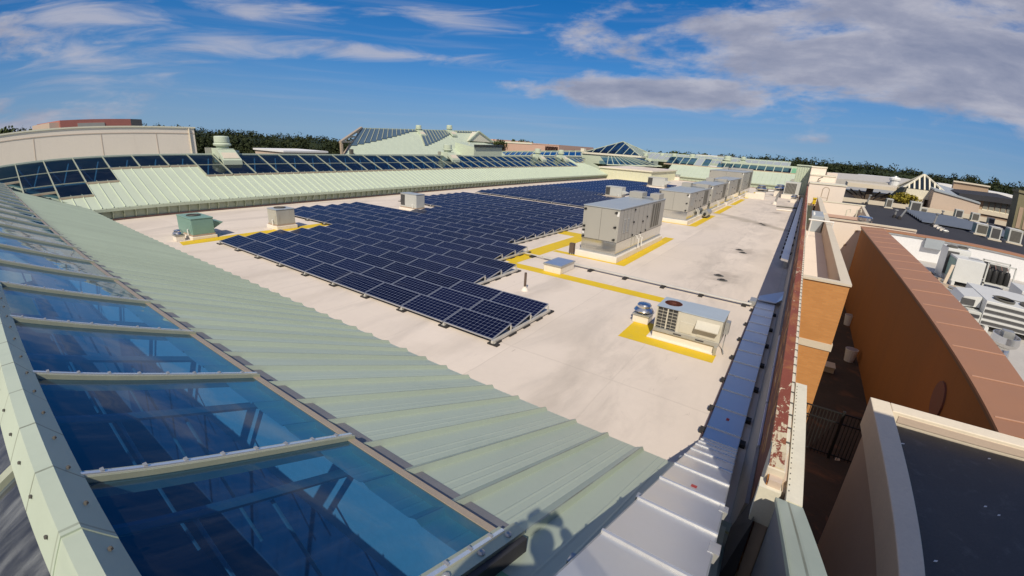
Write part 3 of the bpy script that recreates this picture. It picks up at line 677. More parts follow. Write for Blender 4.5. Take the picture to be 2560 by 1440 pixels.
# upper far gallery behind, its rail-like glazing
GD = thing('glazed_roof', 'farthest low gallery with pale glazing bars behind the green cross roof', 'glazed roof', (-13, YC+16, 0))
M().hexa([(-46, YC+12, 3.9), (-3.8, YC+12, 3.9), (-3.8, YC+17, 5.45), (-46, YC+17, 5.45), (-46, YC+12, 4.0), (-3.8, YC+12, 4.0), (-3.8, YC+17, 5.55), (-46, YC+17, 5.55)]).build('glazing', 'unit_top', GD)
gb = M()
for i in range(28):
    x = -4.2-1.55*i
    gb.hexa([(x-.07, YC+12, 3.98), (x+.07, YC+12, 3.98), (x+.07, YC+17, 5.53), (x-.07, YC+17, 5.53), (x-.07, YC+12, 4.2), (x+.07, YC+12, 4.2), (x+.07, YC+17, 5.75), (x-.07, YC+17, 5.75)])
gb.box(-46, -3.8, YC+11.8, YC+12.0, 3.6, 4.15); gb.box(-46, -3.8, YC+17, YC+17.2, 5.4, 5.75)
gb.build('glazing_bars', 'green_metal', GD)
# blue-shaded tray climbing the far gallery's right end
ft = thing('cable_tray', 'blue shaded metal tray climbing the right end of the far green roof', 'cable tray', (-1.9, YC, 0))
M().hexa([(-2.5, YC-.3, .3), (-1.75, YC-.3, .3), (-1.2, YC+9.2, 4.7), (-1.95, YC+9.2, 4.7), (-2.5, YC-.3, .55), (-1.75, YC-.3, .55), (-1.2, YC+9.2, 4.95), (-1.95, YC+9.2, 4.95)]).build('cover', 'unit_top', ft)
M().box(-2.6, -1.5, YC+2.2, YC+2.6, 1.9, 2.35).build('bracket', 'unit_grey', ft)
for (px, py, top, s, lb, y_) in [(1614, 396, 383, .95, 'pale exhaust fan left of two others on the far ridge, beside the glass pyramid', YC+12),
                           (1655, 396, 383, .85, 'small leaning pale exhaust fan, second right of the glass pyramid', YC+16),
                           (1685, 399, 384, 1.1, 'wide pale exhaust fan, third right of the glass pyramid', YC+11),
                           (1730, 402, 386, .9, 'pale exhaust fan just left of the white box on the far ridge', YC+15),
                           (1817, 410, 391, 1.3, 'large square based exhaust fan in front of the white box', YC+9),
                           (1857, 405, 392, .95, 'rightmost pale exhaust fan on the far ridge', YC+14)]:
    b_ = P(px, py, y=y_); t_ = P(px, top, y=y_); s_ = max(.8, (t_[2]-b_[2])/1.2)
    mushroom((b_[0], b_[1], b_[2]-.2), s_*1.0, lb)
# beige box at the corner
q0 = P(1625, 424, y=84); 
BX = thing('roof_box', 'cream vertical-panelled box with flat pink roof at the corner of the galleries', 'roof box', (-30, 88, 0))
x0, x1 = -36.0, -25.3; y0, y1 = 85.2, 103.9; zt = 2.25
pb = M().box(x0, x1, y0, y1, 0, zt-.25)
for i in range(13): pb.box(x0+.3+.82*i, x0+.36+.82*i, y0-.05, y0, .05, zt-.3)
for i in range(20): pb.box(x1, x1+.05, y0+.4+.9*i, y0+.46+.9*i, .05, zt-.3)
pb.build('wall', 'box_cream', BX)
M().box(x0-.2, x1+.25, y0-.25, y1, zt-.25, zt).build('fascia_band', 'cream_metal', BX)
M().box(x0, x1, y0, y1, zt+.004, zt+.02).build('roof', 'membrane', BX)
# glass hip and pyramid at the crossing
PY = thing('glass_pyramid', 'blue glass pyramid skylight on a pale green square base', 'skylight', (-38, 112, 0))
bx0, bx1 = P(1455, 390, y=112)[0], P(1602, 392, y=112)[0]; bz0, bz1 = P(1560, 398, y=112)[2], P(1560, 386, y=112)[2]
by1 = 112+(bx1-bx0)
bcx = bx0+(bx1-bx0)*.72
M().box(bx0, bx1, 112, by1, bz0-1.6, bz1).build('base', 'green_metal_light', PY); M().box(bx0-.3, bx1+.3, 111.7, by1+.3, bz1-.45, bz1-.0).build('cornice', 'cream_metal', PY)
M().box(bx0-.35, bx0+.7, 111.6, 112.8, bz1, bz1+.9).build('cornice_block', 'cream_metal', PY)
apx = ((bx0+bx1)/2, (112+by1)/2, P(1530, 352, y=(112+by1)/2)[2])
cn = [(bx0+.6, 112.3, bz1), (bx1-.4, 112.3, bz1), (bx1-.4, by1-.4, bz1), (bx0+.6, by1-.4, bz1)]
for i in range(4): M().add([cn[i], cn[(i+1) % 4], apx], [(0, 1, 2)]).build('glass_face', 'blue_glass_far', PY)
for i in range(4): M().bar(cn[i], apx, .22, .14).build('hip_bar', 'green_metal_light', PY)
for i in (0, 1):
    a, b = np.array(cn[i]), np.array(cn[(i+1) % 4]); A = np.array(apx)
    gb = M()
    for j in range(1, 7):
        f = j/7; p = a*(1-f)+b*f; q = p + (A-(a+b)/2)*(1-abs(2*f-1)); gb.bar(p, q, .14, .10)
    gb.build('glazing_bars', 'green_metal_light', PY)
M().quad((bx0+.5, 112.4, bz1-.2), (bx1-.5, 112.4, bz1-.2), (bx1-.5, by1-.5, bz1-.2), (bx0+.5, by1-.5, bz1-.2)).build('floor', 'interior_dark', PY)
# gallery between pyramid and corner: hip skylight
HS = thing('hip_skylight', 'low hipped glazing with radiating green bars below the glass pyramid', 'skylight', (-33, 104, 0))
hp = [P(1518, 412, y=104), P(1655, 416, y=104), P(1600, 394, y=111), P(1500, 390, y=111)]
M().add(hp, [(0, 1, 2, 3)]).build('glazing', 'blue_glass_far', HS)
hb = M()
top = (hp[2]+hp[3])/2
for i in range(9):
    f = i/8; hb.bar(hp[0]*(1-f)+hp[1]*f, (hp[3]*(1-f)+hp[2]*f)*.55+top*.45, .16, .14)
hb.bar(hp[0], hp[1], .2, .2); hb.build('glazing_bars', 'green_metal_light', HS)
M().box(hp[0][0], hp[1][0], 106, 111.5, 1, hp[0][2]-.3).build('base', 'green_metal_light', HS)
# gallery stub left of it, running back
LS = thing('glazed_roof', 'short blue glazed slope with green bars just left of the glass pyramid', 'glazed roof', (-60, 112, 0))
ls = [P(1230, 389, y=105), P(1455, 391, y=105), P(1455, 378, y=113), P(1245, 379, y=113)]
M().add(ls, [(0, 1, 2, 3)]).build('glazing', 'blue_glass_far', LS)
lb_ = M()
for i in range(16): f = i/15; lb_.bar(ls[0]*(1-f)+ls[1]*f, ls[3]*(1-f)+ls[2]*f, .2, .15)
lb_.bar(ls[3], ls[2], .25, .2); lb_.bar(ls[0], ls[1], .25, .2); lb_.build('glazing_bars', 'green_metal_light', LS)
M().hexa([ls[0]-[0, 0, 3], ls[1]-[0, 0, 3], ls[2]-[0, 0, 5], ls[3]-[0, 0, 5], ls[0]-[0, 0, .3], ls[1]-[0, 0, .3], ls[2]-[0, 0, .3], ls[3]-[0, 0, .3]]).build('base', 'interior_dark', LS)

# ================================================================== SOLAR ARRAYS
PL, PP, RP = 1.89, 1.92, 1.12          # panel length, column pitch, row pitch
def make_panel(name='solar_module'):
    t = bpy.data.objects.new(name, None); COL.objects.link(t); t.empty_display_size = .2
    zf, zb, dp = .155, .335, .965
    fr = M(); tk = .035
    def q(x0, x1, s0, s1, h0, h1):
        f = lambda s: (s*dp, zf+(zb-zf)*s)
        (y0, z0), (y1, z1) = f(s0), f(s1)
        fr.hexa([(x0, y0, z0+h0), (x1, y0, z0+h0), (x1, y1, z1+h0), (x0, y1, z1+h0), (x0, y0, z0+h1), (x1, y0, z0+h1), (x1, y1, z1+h1), (x0, y1, z1+h1)])
    q(0, PL, 0, .030, -tk, .004); q(0, PL, .970, 1, -tk, .004); q(0, .026, .0302, .9698, -tk, .004); q(PL-.026, PL, .0302, .9698, -tk, .004)
    fr.build('frame', 'frame_silver', t)
    ce = M(); y0, y1 = .030*dp, .970*dp; z0, z1 = zf+(zb-zf)*.030, zf+(zb-zf)*.970
    ce.hexa([(.026, y0, z0-.02), (PL-.026, y0, z0-.02), (PL-.026, y1, z1-.02), (.026, y1, z1-.02), (.026, y0, z0), (PL-.026, y0, z0), (PL-.026, y1, z1), (.026, y1, z1)])
    ce.build('cell_sheet', 'solar_cells', t)
    return t
proto = make_panel()
blocks = []                               # (row number, left x, count)
for r in range(1, 4): blocks.append((r, -23.83, 9))
for r in range(4, 7): blocks.append((r, -23.54, 7))
for r in range(7, 10): blocks.append((r, -30.85, 10))
for r in range(10, 13): blocks.append((r, -30.55, 9))
for r in range(13, 17): blocks.append((r, -24.72, 6))
for r in range(17, 25): blocks.append((r, -30.45, 9))
YF = 9.2
used = False
cells_far = []
def place_panel(x, y, label, group):
    global used
    t = proto if not used else copy_tree(proto)
    used = True; t.location = (x, y, 0); return tag(t, label, 'solar panel', group)
npan = 0
for r, xl, n_ in blocks:
    for c in range(n_):
        nm = 'near solar array'
        place_panel(xl+c*PP, YF+(r-1)*RP, 'dark blue solar panel, %s from left in %s row of near array' % (ORD[c], ORD[r-1]), 'panels of the near solar array'); npan += 1
YG = 38.6
far_cells = []
for r in range(38):
    y = YG + r*RP
    nc = 9 if r < 9 else (7 if r < 16 else 9)
    if r >= 9: nc = {9: 5, 10: 5, 11: 5, 12: 5, 13: 5, 14: 6, 15: 6}.get(r, 8 if r < 28 else 5)
    if 29 <= r: nc = 6 if r > 33 else 4
    for c in range(nc): far_cells.append((r, c, -30.7+c*PP, y))
rest = M(); rest_f = M()
for i, (r, c, x, y) in enumerate(far_cells):
    if npan < 300:
        place_panel(x, y, 'dark blue solar panel, %s from left in %s row of far array' % (ORD[c], ORD[r]), 'panels of the far solar array'); npan += 1
    else:
        rest.hexa([(x+.026, y+.03, .14), (x+PL-.026, y+.03, .14), (x+PL-.026, y+.935, .30), (x+.026, y+.935, .30), (x+.026, y+.03, .161), (x+PL-.026, y+.03, .161), (x+PL-.026, y+.935, .331), (x+.026, y+.935, .331)])
        rest_f.hexa([(x, y, .12), (x+PL, y, .12), (x+PL, y+.965, .28), (x, y+.965, .28), (x, y, .150), (x+PL, y, .150), (x+PL, y+.965, .332), (x, y+.965, .332)])
m, k, o = newmat('solar_far'); b = k.n('ShaderNodeBsdfPrincipled'); k.l(b.outputs[0], o.inputs[0]); b.inputs['Base Color'].default_value = (.022, .028, .068, 1); b.inputs['Roughness'].default_value = .15; b.inputs['Specular IOR Level'].default_value = .35
sa = stuff(tag(rest.build('solar_panels', 'solar_far'), 'farthest rows of dark blue solar panels running back towards the cream box', 'solar panels'))
rest_f.build('frame', 'frame_silver', sa)
# rails at the open ends of the rows, each with its rubber pads, and feet under the front edges
def rail(x, y0, y1, label, dy=.9):
    t = thing('mounting_rail', label, 'mounting rail', (x, y0, 0), 'rails along the ends of the solar rows')
    M().box(x-.035, x+.035, y0-.02, y1, .05, .135).build('rail', 'rail_alu', t)
    yy = y0+.93
    while yy < y1: M().box(x-.02, x+.02, yy-.015, yy+.015, .136, .30).build('upright', 'rail_alu', t); yy += RP
    yy = y0
    while yy < y1:
        M().box(x-.085, x+.085, yy, yy+.36, .004, .05).build('rubber_pad', 'pad_black', t); yy += .78
rows = [(1, 3, -6.57, 'right end of the three nearest solar rows'), (4, 6, -10.12, 'right end of solar rows four to six'), (7, 9, -11.67, 'right end of solar rows seven to nine'),
        (10, 24, -13.2, 'right end of the long back block of solar rows')]
for r0, r1, x, lb in rows: rail(x+.03, YF+(r0-1)*RP-.05, YF+(r1-1)*RP+1.0, 'pale mounting rail at the '+lb)
fe = ['near array front edge', 'left wing front edge', 'back left wing front edge', 'far array front edge']
foot = None
def feet(xs, y, where):
    global foot
    for i, x in enumerate(xs):
        if foot is None:
            foot = thing('panel_foot', '', 'panel foot', (x, y, 0), 'feet under the front edges of the solar arrays')
            M().box(x-.17, x+.17, y-.09, y+.07, .003, .045).build('rubber_pad', 'pad_black', foot)
            f = M().box(x-.035, x+.035, y-.02, y+.05, .045, .118); f.box(x-.07, x+.05, y-.05, y+.06, .046, .06); f.build('bracket', 'rail_alu', foot); t = foot
        else:
            t = copy_tree(foot); t.location = (x, y, 0)
        tag(t, 'black panel foot, %s from left under the %s' % (ORD[i], where), 'panel foot')
feet([-23.8+PP*i for i in range(10)], YF+.0, fe[0]); feet([-30.8+PP*i for i in range(4)], YF+6*RP, fe[1]); feet([-30.4+PP*i for i in range(3)], YF+16*RP, fe[2]); feet([-30.7+PP*i for i in range(10)], YG, fe[3])

# ================================================================== BIG AIR HANDLERS
def handle(t, x, y, z, face):
    m_ = M()
    if face == 'y': m_.box(x-.045, x+.045, y-.05, y+.0, z-.045, z+.045); m_.box(x-.10, x+.02, y-.06, y-.03, z-.02, z+.02)
    else: m_.box(x, x+.05, y-.045, y+.045, z-.045, z+.045); m_.box(x+.03, x+.06, y-.10, y+.02, z-.02, z+.02)
    m_.build('handle', 'handle_black', t)
def ahu(x0, x1, y0, y1, zt, label, top_units=True, plenum='galv', zc=.35, zs=1.02):
    t = thing('air_handler', label, 'air handler', ((x0+x1)/2, y0, 0), 'row of big grey air handlers')
    M().box(x0-.22, x1+.16, y0-.16, y1+.1, .002, zc-.03).build('curb', 'curb_white', t, bevel=.02)
    M().box(x0-.02, x1+.03, y0-.03, y1, zc-.03, zc+.05).build('base_rail', 'galv_dull', t)
    M().box(x0+.02, x1-.02, y0+.02, y1-.05, zc+.05, zs).build('plenum', plenum, t)
    c = M().box(x0, x1, y0, y1, zs, zt).build('cabinet', 'unit_grey', t)
    M().box(x0-.03, x1+.03, y0-.03, y1+.03, zt+.002, zt+.055).build('lid', 'unit_top', t, bevel=.01)
    g = M()                                   # seams of the cabinet as fine dark reveals
    g.box(x0-.004, x1+.004, y0-.004, y0+.004, zs-.012, zs+.012); g.box(x1-.004, x1+.004, y0, y1, zs-.012, zs+.012)
    g.box((x0+x1)/2-.006, (x0+x1)/2+.006, y0-.005, y0, zs+.02, zt-.02)
    L = y1-y0
    for f in (.07, .135, .20, .27, .37, .47, .56, .66, .70): g.box(x1, x1+.005, y0+L*f-.006, y0+L*f+.006, zs+.02, zt-.02)
    g.build('seams', 'gap_line', t)
    for f, w_ in ((.68, .05), (.745, .045), (.80, .045), (.855, .03)):
        lv = M()
        for j in range(4): lv.box(x1+.002, x1+.012, y0+L*f+j*L*w_/4, y0+L*f+(j+.7)*L*w_/4, zs+.12, zt-.1)
        lv.build('louver', 'louver_dark', t)
    for f in (.085, .15):
        lv = M()
        for j in range(9):
            z = zs+.42+j*.085
            lv.hexa([(x1, y0+L*f, z), (x1+.03, y0+L*f, z), (x1+.03, y0+L*f+L*.035, z), (x1, y0+L*f+L*.035, z), (x1, y0+L*f, z+.055), (x1+.004, y0+L*f, z+.055), (x1+.004, y0+L*f+L*.035, z+.055), (x1, y0+L*f+L*.035, z+.055)])
        lv.build('louver', 'unit_grey', t)
    for z in (zt-.14, (zs+zt)/2-.05, zs+.14): handle(t, x1-.16, y0, z, 'y')
    for z in (zt-.14, (zs+zt)/2-.2, (zs+zt)/2-.42, zs+.10): handle(t, x0+.12, y0, z, 'y')
    for f, z in ((.28, zt-.15), (.28, (zs+zt)/2), (.28, zs+.12), (.48, zs+.7), (.57, zs+.9), (.57, zs+.1), (.46, zs+.05)): handle(t, x1, y0+L*f, z, 'x')
    M().box(x1-.14, x1-.03, y0-.01, y0-.004, zt-.33, zt-.10).build('paper_label', 'white_label', t)
    M().box(x0+.03, x0+.12, y0-.01, y0-.004, zs+.22, zs+.42).build('paper_label', 'white_label', t)
    for f in (.36, .43):
        y = y0+L*f
        M().tube([(x1, y, zs-.02), (x1+.10, y, zs-.02), (x1+.10, y, zs-.14), (x1+.2, y+.05, zs-.14), (x1+.2, y+.05, zc-.02)], .028, 8).build('drain_pipe', 'white_pvc', t)
    if top_units:
        M().box(x0+.1, x0+.95, y1-1.7, y1-.7, zt+.05, zt+.42).build('top_box', 'unit_grey', t, bevel=.02)
        M().box(x0+1.35, x1-.05, y1-1.4, y1-.3, zt+.05, zt+.40).build('top_box', 'unit_grey', t, bevel=.02)
        M().tube([(x0+.9, y1-1.5, zt+.15), (x0+1.5, y1-1.9, zt+.15), (x1-.2, y1-2.1, zt+.13)], .05, 8).build('top_pipe', 'galv_dull', t)
    return t
ax0, ax1 = -9.44, -7.46
ahu(ax0, ax1, 20.83, 29.0, 2.68, 'nearest big grey air handler with louvres, white drain pipes and yellow line around it')
ahu(-10.3, -7.74, 37.7, 46.6, 2.56, 'second big grey air handler with yellow reflected in its front plinth')
ahu(-10.1, -7.74, 47.9, 57.4, 2.75, 'third big grey air handler in the row, with tall vertical louvres', top_units=True)
ahu(-10.0, -7.78, 59.0, 70.0, 2.93, 'fourth big grey air handler, low one in front of the tallest', top_units=False)
ahu(-12.6, -7.86, 72.0, 84.5, 3.65, 'tallest and farthest grey air handler in front of the green cross roof', top_units=True)
# small box and hose beside the first and second air handlers
t = thing('disconnect_box', 'small dark electrical box on the roof left of the nearest air handler', 'electrical box', (-9.9, 20.9, 0))
M().box(-9.98, -9.72, 20.6, 20.8, .12, .62).build('box', 'pipe_brown', t); M().box(-9.92, -9.88, 20.66, 20.74, .0, .12).build('leg', 'rail_alu', t); M().box(-9.82, -9.78, 20.66, 20.74, .0, .12).build('leg', 'rail_alu', t)
t = thing('pump', 'grey pump with dark ends at the foot of the second air handler', 'pump', (-7.3, 44.5, 0))
M().tube([(-7.35, 43.5, .45), (-7.35, 45.3, .45)], .32, 12).build('tank', 'galv_dull', t, smooth=True); M().box(-7.55, -7.1, 43.7, 45.1, .02, .16).build('stand', 'louver_dark', t); M().tube([(-7.35, 43.45, .45), (-7.35, 43.3, .3)], .12, 8).build('valve', 'handle_black', t)

# ================================================================== SMALL ROOFTOP UNITS
def rtu_near():
    x0, x1, y0, y1 = -3.02, -1.10, 12.78, 13.85; zc, zt = .28, 1.06
    t = thing('rooftop_unit', 'cream rooftop air conditioner with rusty fan beside the yellow L mark', 'air conditioner', (-2, 13.2, 0))
    cb = M().box(x0-.02, x1-.1, y0+.02, y1, .002, zc-.02); cb.box(x0-.16, x1-.05, y0-.06, y1, .001, .05); cb.build('curb', 'curb_white', t, bevel=.015)
    r = M().box(x0, x1, y0-.03, y1, zc, zc+.11).build('base_rail', 'galv_dull', t)
    for xx in (-2.4, -1.75): M().box(xx, xx+.24, y0-.035, y0-.03, zc+.035, zc+.075).build('fork_slot', 'dark_gap', r)
    M().box(x0+.70, x1, y0, y1, zc+.11, zt).build('cabinet', 'rtu_cream', t)
    b = M().box(x0, x0+.04, y0, y1, zc+.11, zt); b.box(x0+.66, x0+.70, y0, y1, zc+.11, zt); b.box(x0+.04, x0+.66, y1-.04, y1, zc+.11, zt); b.build('coil_frame', 'rtu_cream', t)
    M().box(x0+.04, x0+.66, y0+.07, y0+.10, zc+.13, zt-.02).build('coil', 'coil_dark', t)
    gr = M()
    for i in range(7): gr.box(x0+.05, x0+.65, y0+.01, y0+.02, zc+.18+.10*i, zc+.188+.10*i)
    for i in range(5): gr.box(x0+.05+.148*i, x0+.058+.148*i, y0+.008, y0+.022, zc+.12, zt-.01)
    gr.box(x0+.33, x0+.37, y0+.005, y0+.024, zc+.12, zt-.01); gr.build('coil_guard', 'rtu_cream', t)
    # top with the fan opening
    cx, cy, rr = x0+.36, (y0+y1)/2+.04, .27
    tp = M(); n_ = 32; vs = []; 
    for i in range(n_):
        a = 2*math.pi*i/n_; ca, sa_ = math.cos(a), math.sin(a); s_ = 1/max(abs(ca)/.37, abs(sa_)/.545)
        vs.append((cx+rr*ca, cy+rr*sa_, zt+.02)); vs.append((cx+s_*ca, cy-.04+s_*sa_*1.0, zt+.02))
    tp.add(vs, [(2*i, 2*i+1, (2*i+3) % (2*n_), (2*i+2) % (2*n_)) for i in range(n_)])
    tp.build('fan_deck', 'rtu_blue_top', t)
    M().box(x0+.732, x1+.02, y0-.015, y1+.01, zt+.002, zt+.03).build('lid', 'rtu_blue_top', t, bevel=.008)
    f = M(); f.lathe([(rr, .0), (rr, -.12), (rr-.015, -.12), (rr-.015, .0)], (cx, cy, zt+.02), 28); sh = f.build('fan_shroud', 'fan_rust', t)
    bl = M(); bl.lathe([(.0, 0), (.07, 0), (.07, .05), (0, .06)], (cx, cy, zt-.10), 12)
    for i in range(4):
        a = i*math.pi/2+.4; d = np.array([math.cos(a), math.sin(a), 0]); n_v = np.array([-d[1], d[0], 0]); c_ = np.array([cx, cy, zt-.08])
        bl.slab([c_+d*.05-n_v*.03, c_+d*.23-n_v*.09, c_+d*.24+n_v*.07+[0, 0, .05], c_+d*.05+n_v*.03+[0, 0, .02]], (0, 0, .006))
    bl.build('fan_blades', 'fan_rust', t)
    gg = M()
    for rad in (.07, .13, .19, .25): gg.tube([(cx+rad*math.cos(a*.2618), cy+rad*math.sin(a*.2618), zt+.03) for a in range(25)], .004, 4)
    for i in range(6): a = i*math.pi/6; gg.tube([(cx-rr*math.cos(a), cy-rr*math.sin(a), zt+.028), (cx+rr*math.cos(a), cy+rr*math.sin(a), zt+.028)], .004, 4)
    gg.build('fan_guard', 'fan_rust', t)
    M().lathe([(0, -.3), (rr+.05, -.3), (rr+.05, -.28), (0, -.28)], (cx, cy, zt-.05), 16).build('fan_floor', 'louver_dark', t)
    # front panels and the outside air hood
    for (xa, xb, za, zb) in ((x0+.76, x0+1.15, zc+.15, zc+.50), (x0+1.28, x1-.10, zc+.15, zc+.42)):
        d = M().box(xa, xb, y0-.015, y0-.001, za, zb); d.build('access_panel', 'rtu_cream', t, bevel=.01)
    M().hexa([(x0+1.22, y0-.20, zc+.44), (x1-.06, y0-.20, zc+.44), (x1-.06, y0-.002, zc+.44), (x0+1.22, y0-.002, zc+.44), (x0+1.22, y0-.20, zc+.47), (x1-.06, y0-.20, zc+.47), (x1-.06, y0-.002, zc+.66), (x0+1.22, y0-.002, zc+.66)]).build('air_hood', 'rtu_cream', t)
    M().box(x1+.02, x1+.14, y0+.45, y0+.72, .55, .92).build('disconnect_box', 'galv_dull', t)
    M().tube([(x1+.08, y0+.55, .55), (x1+.08, y0+.55, .05), (x1+.16, y0+.2, .03)], .018, 6).build('conduit', 'galv_dull', t)
    M().box(x1-.10, x1-.02, y0-.06, y0+.02, .02, zc).build('leg', 'galv_dull', t)
    return t
rtu_near()
def exhaust(x, y, s, label, mat='alu_spun', curb=True, zc=.34):
    t = thing('roof_exhaust', label, 'roof exhaust', (x, y, 0))
    M().box(x-.34*s, x+.34*s, y-.34*s, y+.34*s, .002, zc).build('curb', 'curb_white', t, bevel=.02)
    M().box(x-.37*s, x+.37*s, y-.37*s, y+.37*s, zc+.002, zc+.05).build('curb_cap', 'galv_dull', t)
    M().lathe([(.20*s, .05), (.20*s, .10), (.40*s, .12*s+.04), (.42*s, .20*s), (.37*s, .27*s), (.30*s, .33*s), (.30*s, .42*s), (.26*s, .47*s), (.10*s, .50*s)], (x, y, zc), 24).build('spun_hood', mat, t, smooth=True)
    return t
exhaust(-3.72, 13.95, .80, 'shiny spun aluminium exhaust fan tucked behind the cream rooftop unit', zc=.26)
exhaust(-25.95, 8.15, .62, 'shiny domed vent on a white curb beside the teal unit', zc=.26)
def small_unit(x0, x1, y0, y1, zc, zt, mat, top, label, hood=None, fan=True, louver=False, coil=None):
    t = thing('rooftop_unit', label, 'air conditioner', ((x0+x1)/2, (y0+y1)/2, 0))
    M().box(x0-.10, x1+.08, y0-.08, y1+.08, .002, zc).build('curb', 'curb_white', t, bevel=.02)
    M().box(x0-.02, x1+.02, y0-.02, y1+.02, zc+.002, zc+.09).build('base_rail', 'wood_base', t)
    M().box(x0, x1, y0, y1, zc+.09, zt).build('cabinet', mat, t, bevel=.012)
    M().box(x0-.02, x1+.02, y0-.02, y1+.02, zt+.002, zt+.05).build('lid', top, t, bevel=.01)
    if fan:
        f = M(); cx, cy = (x0+x1)/2-.1, (y0+y1)/2; r = min(x1-x0, y1-y0)*.32
        f.lathe([(0, 0), (r, 0), (r, .02), (0, .02)], (cx, cy, zt+.05), 24); o_ = f.build('fan_opening', 'handle_black', t)
        gr = M()
        for q_ in (.5, .75, 1.0): gr.tube([(cx+r*q_*math.cos(a*.2618), cy+r*q_*math.sin(a*.2618), zt+.08) for a in range(25)], .010, 4)
        gr.build('fan_guard', 'louver_dark', o_)
    M().box(x0+.12, x1-.12, y0-.012, y0-.002, zc+.2, zt-.3).build('access_panel', mat, t, bevel=.008)
    if coil == 'x': 
        c_ = M()
        c_.box(x0-.015, x0-.002, y0+.08, y1-.08, zc+.2, zt-.1); c_.build('coil', 'coil_dark', t)
    if coil == 'y': M().box(x0+.03, x0+(x1-x0)*.28, y0-.02, y0-.013, zc+.2, zt-.06).build('coil', 'coil_dark', t)
    if hood:
        M().slab([(x1, y0+.1, zt-.35), (x1+hood, y0+.1, zt-.55), (x1+.02, y0+.1, zc+.35)], (0, (y1-y0)*.6, 0)).build('air_hood', mat, t)
    M().tube([(x1-.45, y0-.03, zc+.34), (x1-.35, y0-.10, zc+.34), (x1-.33, y0-.10, zc+.06)], .03, 8).build('drain_pipe', 'white_pvc', t)
    return t
# teal unit, weathered grey unit and the louvred unit along the left edge: faces turn to +x, so the photo sees front and left
def box_from(px_c, px_l, px_r, z0):  # survey of three foot corners
    c_ = P(*px_c, z=z0); l_ = P(*px_l, z=z0); r_ = P(*px_r, z=z0); return c_, l_, r_
def axis_unit(px_c, px_l, px_r, zt, zc, label, mat, top, **kw):
    c_, l_, r_ = box_from(px_c, px_l, px_r, .05)
    x1 = c_[0]; y0 = c_[1]; x0 = l_[0]; y1 = r_[1]
    return small_unit(x0, x1, y0, y1, zc, zt, mat, top, label, **kw)
def unit_px(px, zt, zc, lx, ly, label, mat, top, **kw):
    c_ = P(*px, z=.05); return small_unit(c_[0]-lx, c_[0], c_[1], c_[1]+ly, zc, zt, mat, top, label, **kw)
tu = unit_px((485, 598), 1.05, .16, 1.87, 1.05, 'teal painted rooftop unit with a hood on its far side', 'unit_teal', 'unit_teal', hood=.0, coil='x')
c_ = P(485, 598, z=.05); M().slab([(c_[0]-1.9, c_[1]+1.45, 1.25), (c_[0]-1.9, c_[1]+2.15, 1.0), (c_[0]-1.9, c_[1]+1.47, .55)], (1.7, 0, 0)).build('air_hood', 'unit_teal', tu) if False else None
hm = M().slab([(c_[0]-1.3, c_[1]+1.06, .86), (c_[0]-1.3, c_[1]+1.62, .74), (c_[0]-1.3, c_[1]+1.07, .42)], (1.1, 0, 0)).build('air_hood', 'unit_teal', tu)
unit_px((694, 573), 1.15, .22, 1.02, 1.12, 'weathered grey rooftop unit with dirty streaked sides', 'unit_weather', 'unit_top', fan=True, coil='x')
u3 = unit_px((1041, 528), 1.28, .18, 1.80, .90, 'pale grey rooftop unit with angled hoods at the corner of the solar array', 'condenser', 'unit_top', fan=False, coil='y')
unit_px((1552, 499), 1.40, .26, 2.0, 1.3, 'grey rooftop unit with dark grille among the solar panels, left of the nearest air handler', 'condenser', 'condenser', fan=False, coil='y', hood=.7)
unit_px((1660, 472), 1.70, .28, 2.8, 1.7, 'grey rooftop unit with dark grille behind the second air handler', 'condenser', 'condenser', fan=False, coil='y', hood=.8)
unit_px((1697, 450), 1.2, .7, 1.0, 1.6, 'tiny dark unit on a white curb before the green cross roof', 'galv_dull', 'galv_dull', fan=False)

# skylight box, vent pipe, conduits, drains
SK = thing('roof_hatch', 'white curb box with shiny blue lid beside the yellow line', 'roof hatch', (-9, 17.5, 0))
s0 = P(1350, 677, z=0); sx0, sx1, sy0, sy1 = -9.35, -8.42, 16.75, 18.2
M().box(sx0+.03, sx1-.03, sy0+.03, sy1-.03, .002, .33).build('curb', 'curb_white', SK, bevel=.02); M().box(sx0, sx1, sy0, sy1, .332, .39).build('lid_frame', 'galv_dull', SK)
M().box(sx0+.04, sx1-.04, sy0+.04, sy1-.04, .392, .40).build('lid', 'blue_lid' if 'blue_lid' in MAT else 'tray_metal', SK)
VP = thing('vent_pipe', 'short brown vent pipe rising from a white boot', 'vent pipe', P(1311, 726, z=0))
v_ = P(1311, 726, z=0); M().lathe([(.15, 0), (.13, .06), (.075, .12), (.07, .17)], v_, 14).build('boot', 'curb_white', VP, smooth=True); M().tube([v_+[0, 0, .1], v_+[0, 0, .72]], .05, 10).build('pipe', 'pipe_brown', VP); M().tube([v_+[.02, 0, .17], v_+[.09, 0, .22]], .02, 6).build('clamp', 'galv_dull', VP)
cd = thing('conduit_run', 'pair of grey conduits on black blocks crossing the roof to the tray', 'conduit', (-4, 18.2, 0))
for dy in (0, .10): M().tube([(-10.4, 18.55+dy, .12), (-.75, 18.35+dy, .12)], .036, 8).build('pipe', 'rail_alu', cd)
for i, px in enumerate((1472, 1557, 1651, 1747, 1857)):
    p = P(px, [677, 698, 721, 744, 770][i], z=.05); bb = M(); bb.slab([(p[0]-.09, 18.2, .003), (p[0]+.09, 18.2, .003), (p[0]+.06, 18.2, .09), (p[0]-.06, 18.2, .09)], (0, .5, 0)); bb.build('support_block', 'pad_black', cd)
cd2 = thing('conduit_run', 'single grey conduit leaving the solar rows towards the blue lidded hatch', 'conduit', (-10.6, 18.2, 0))
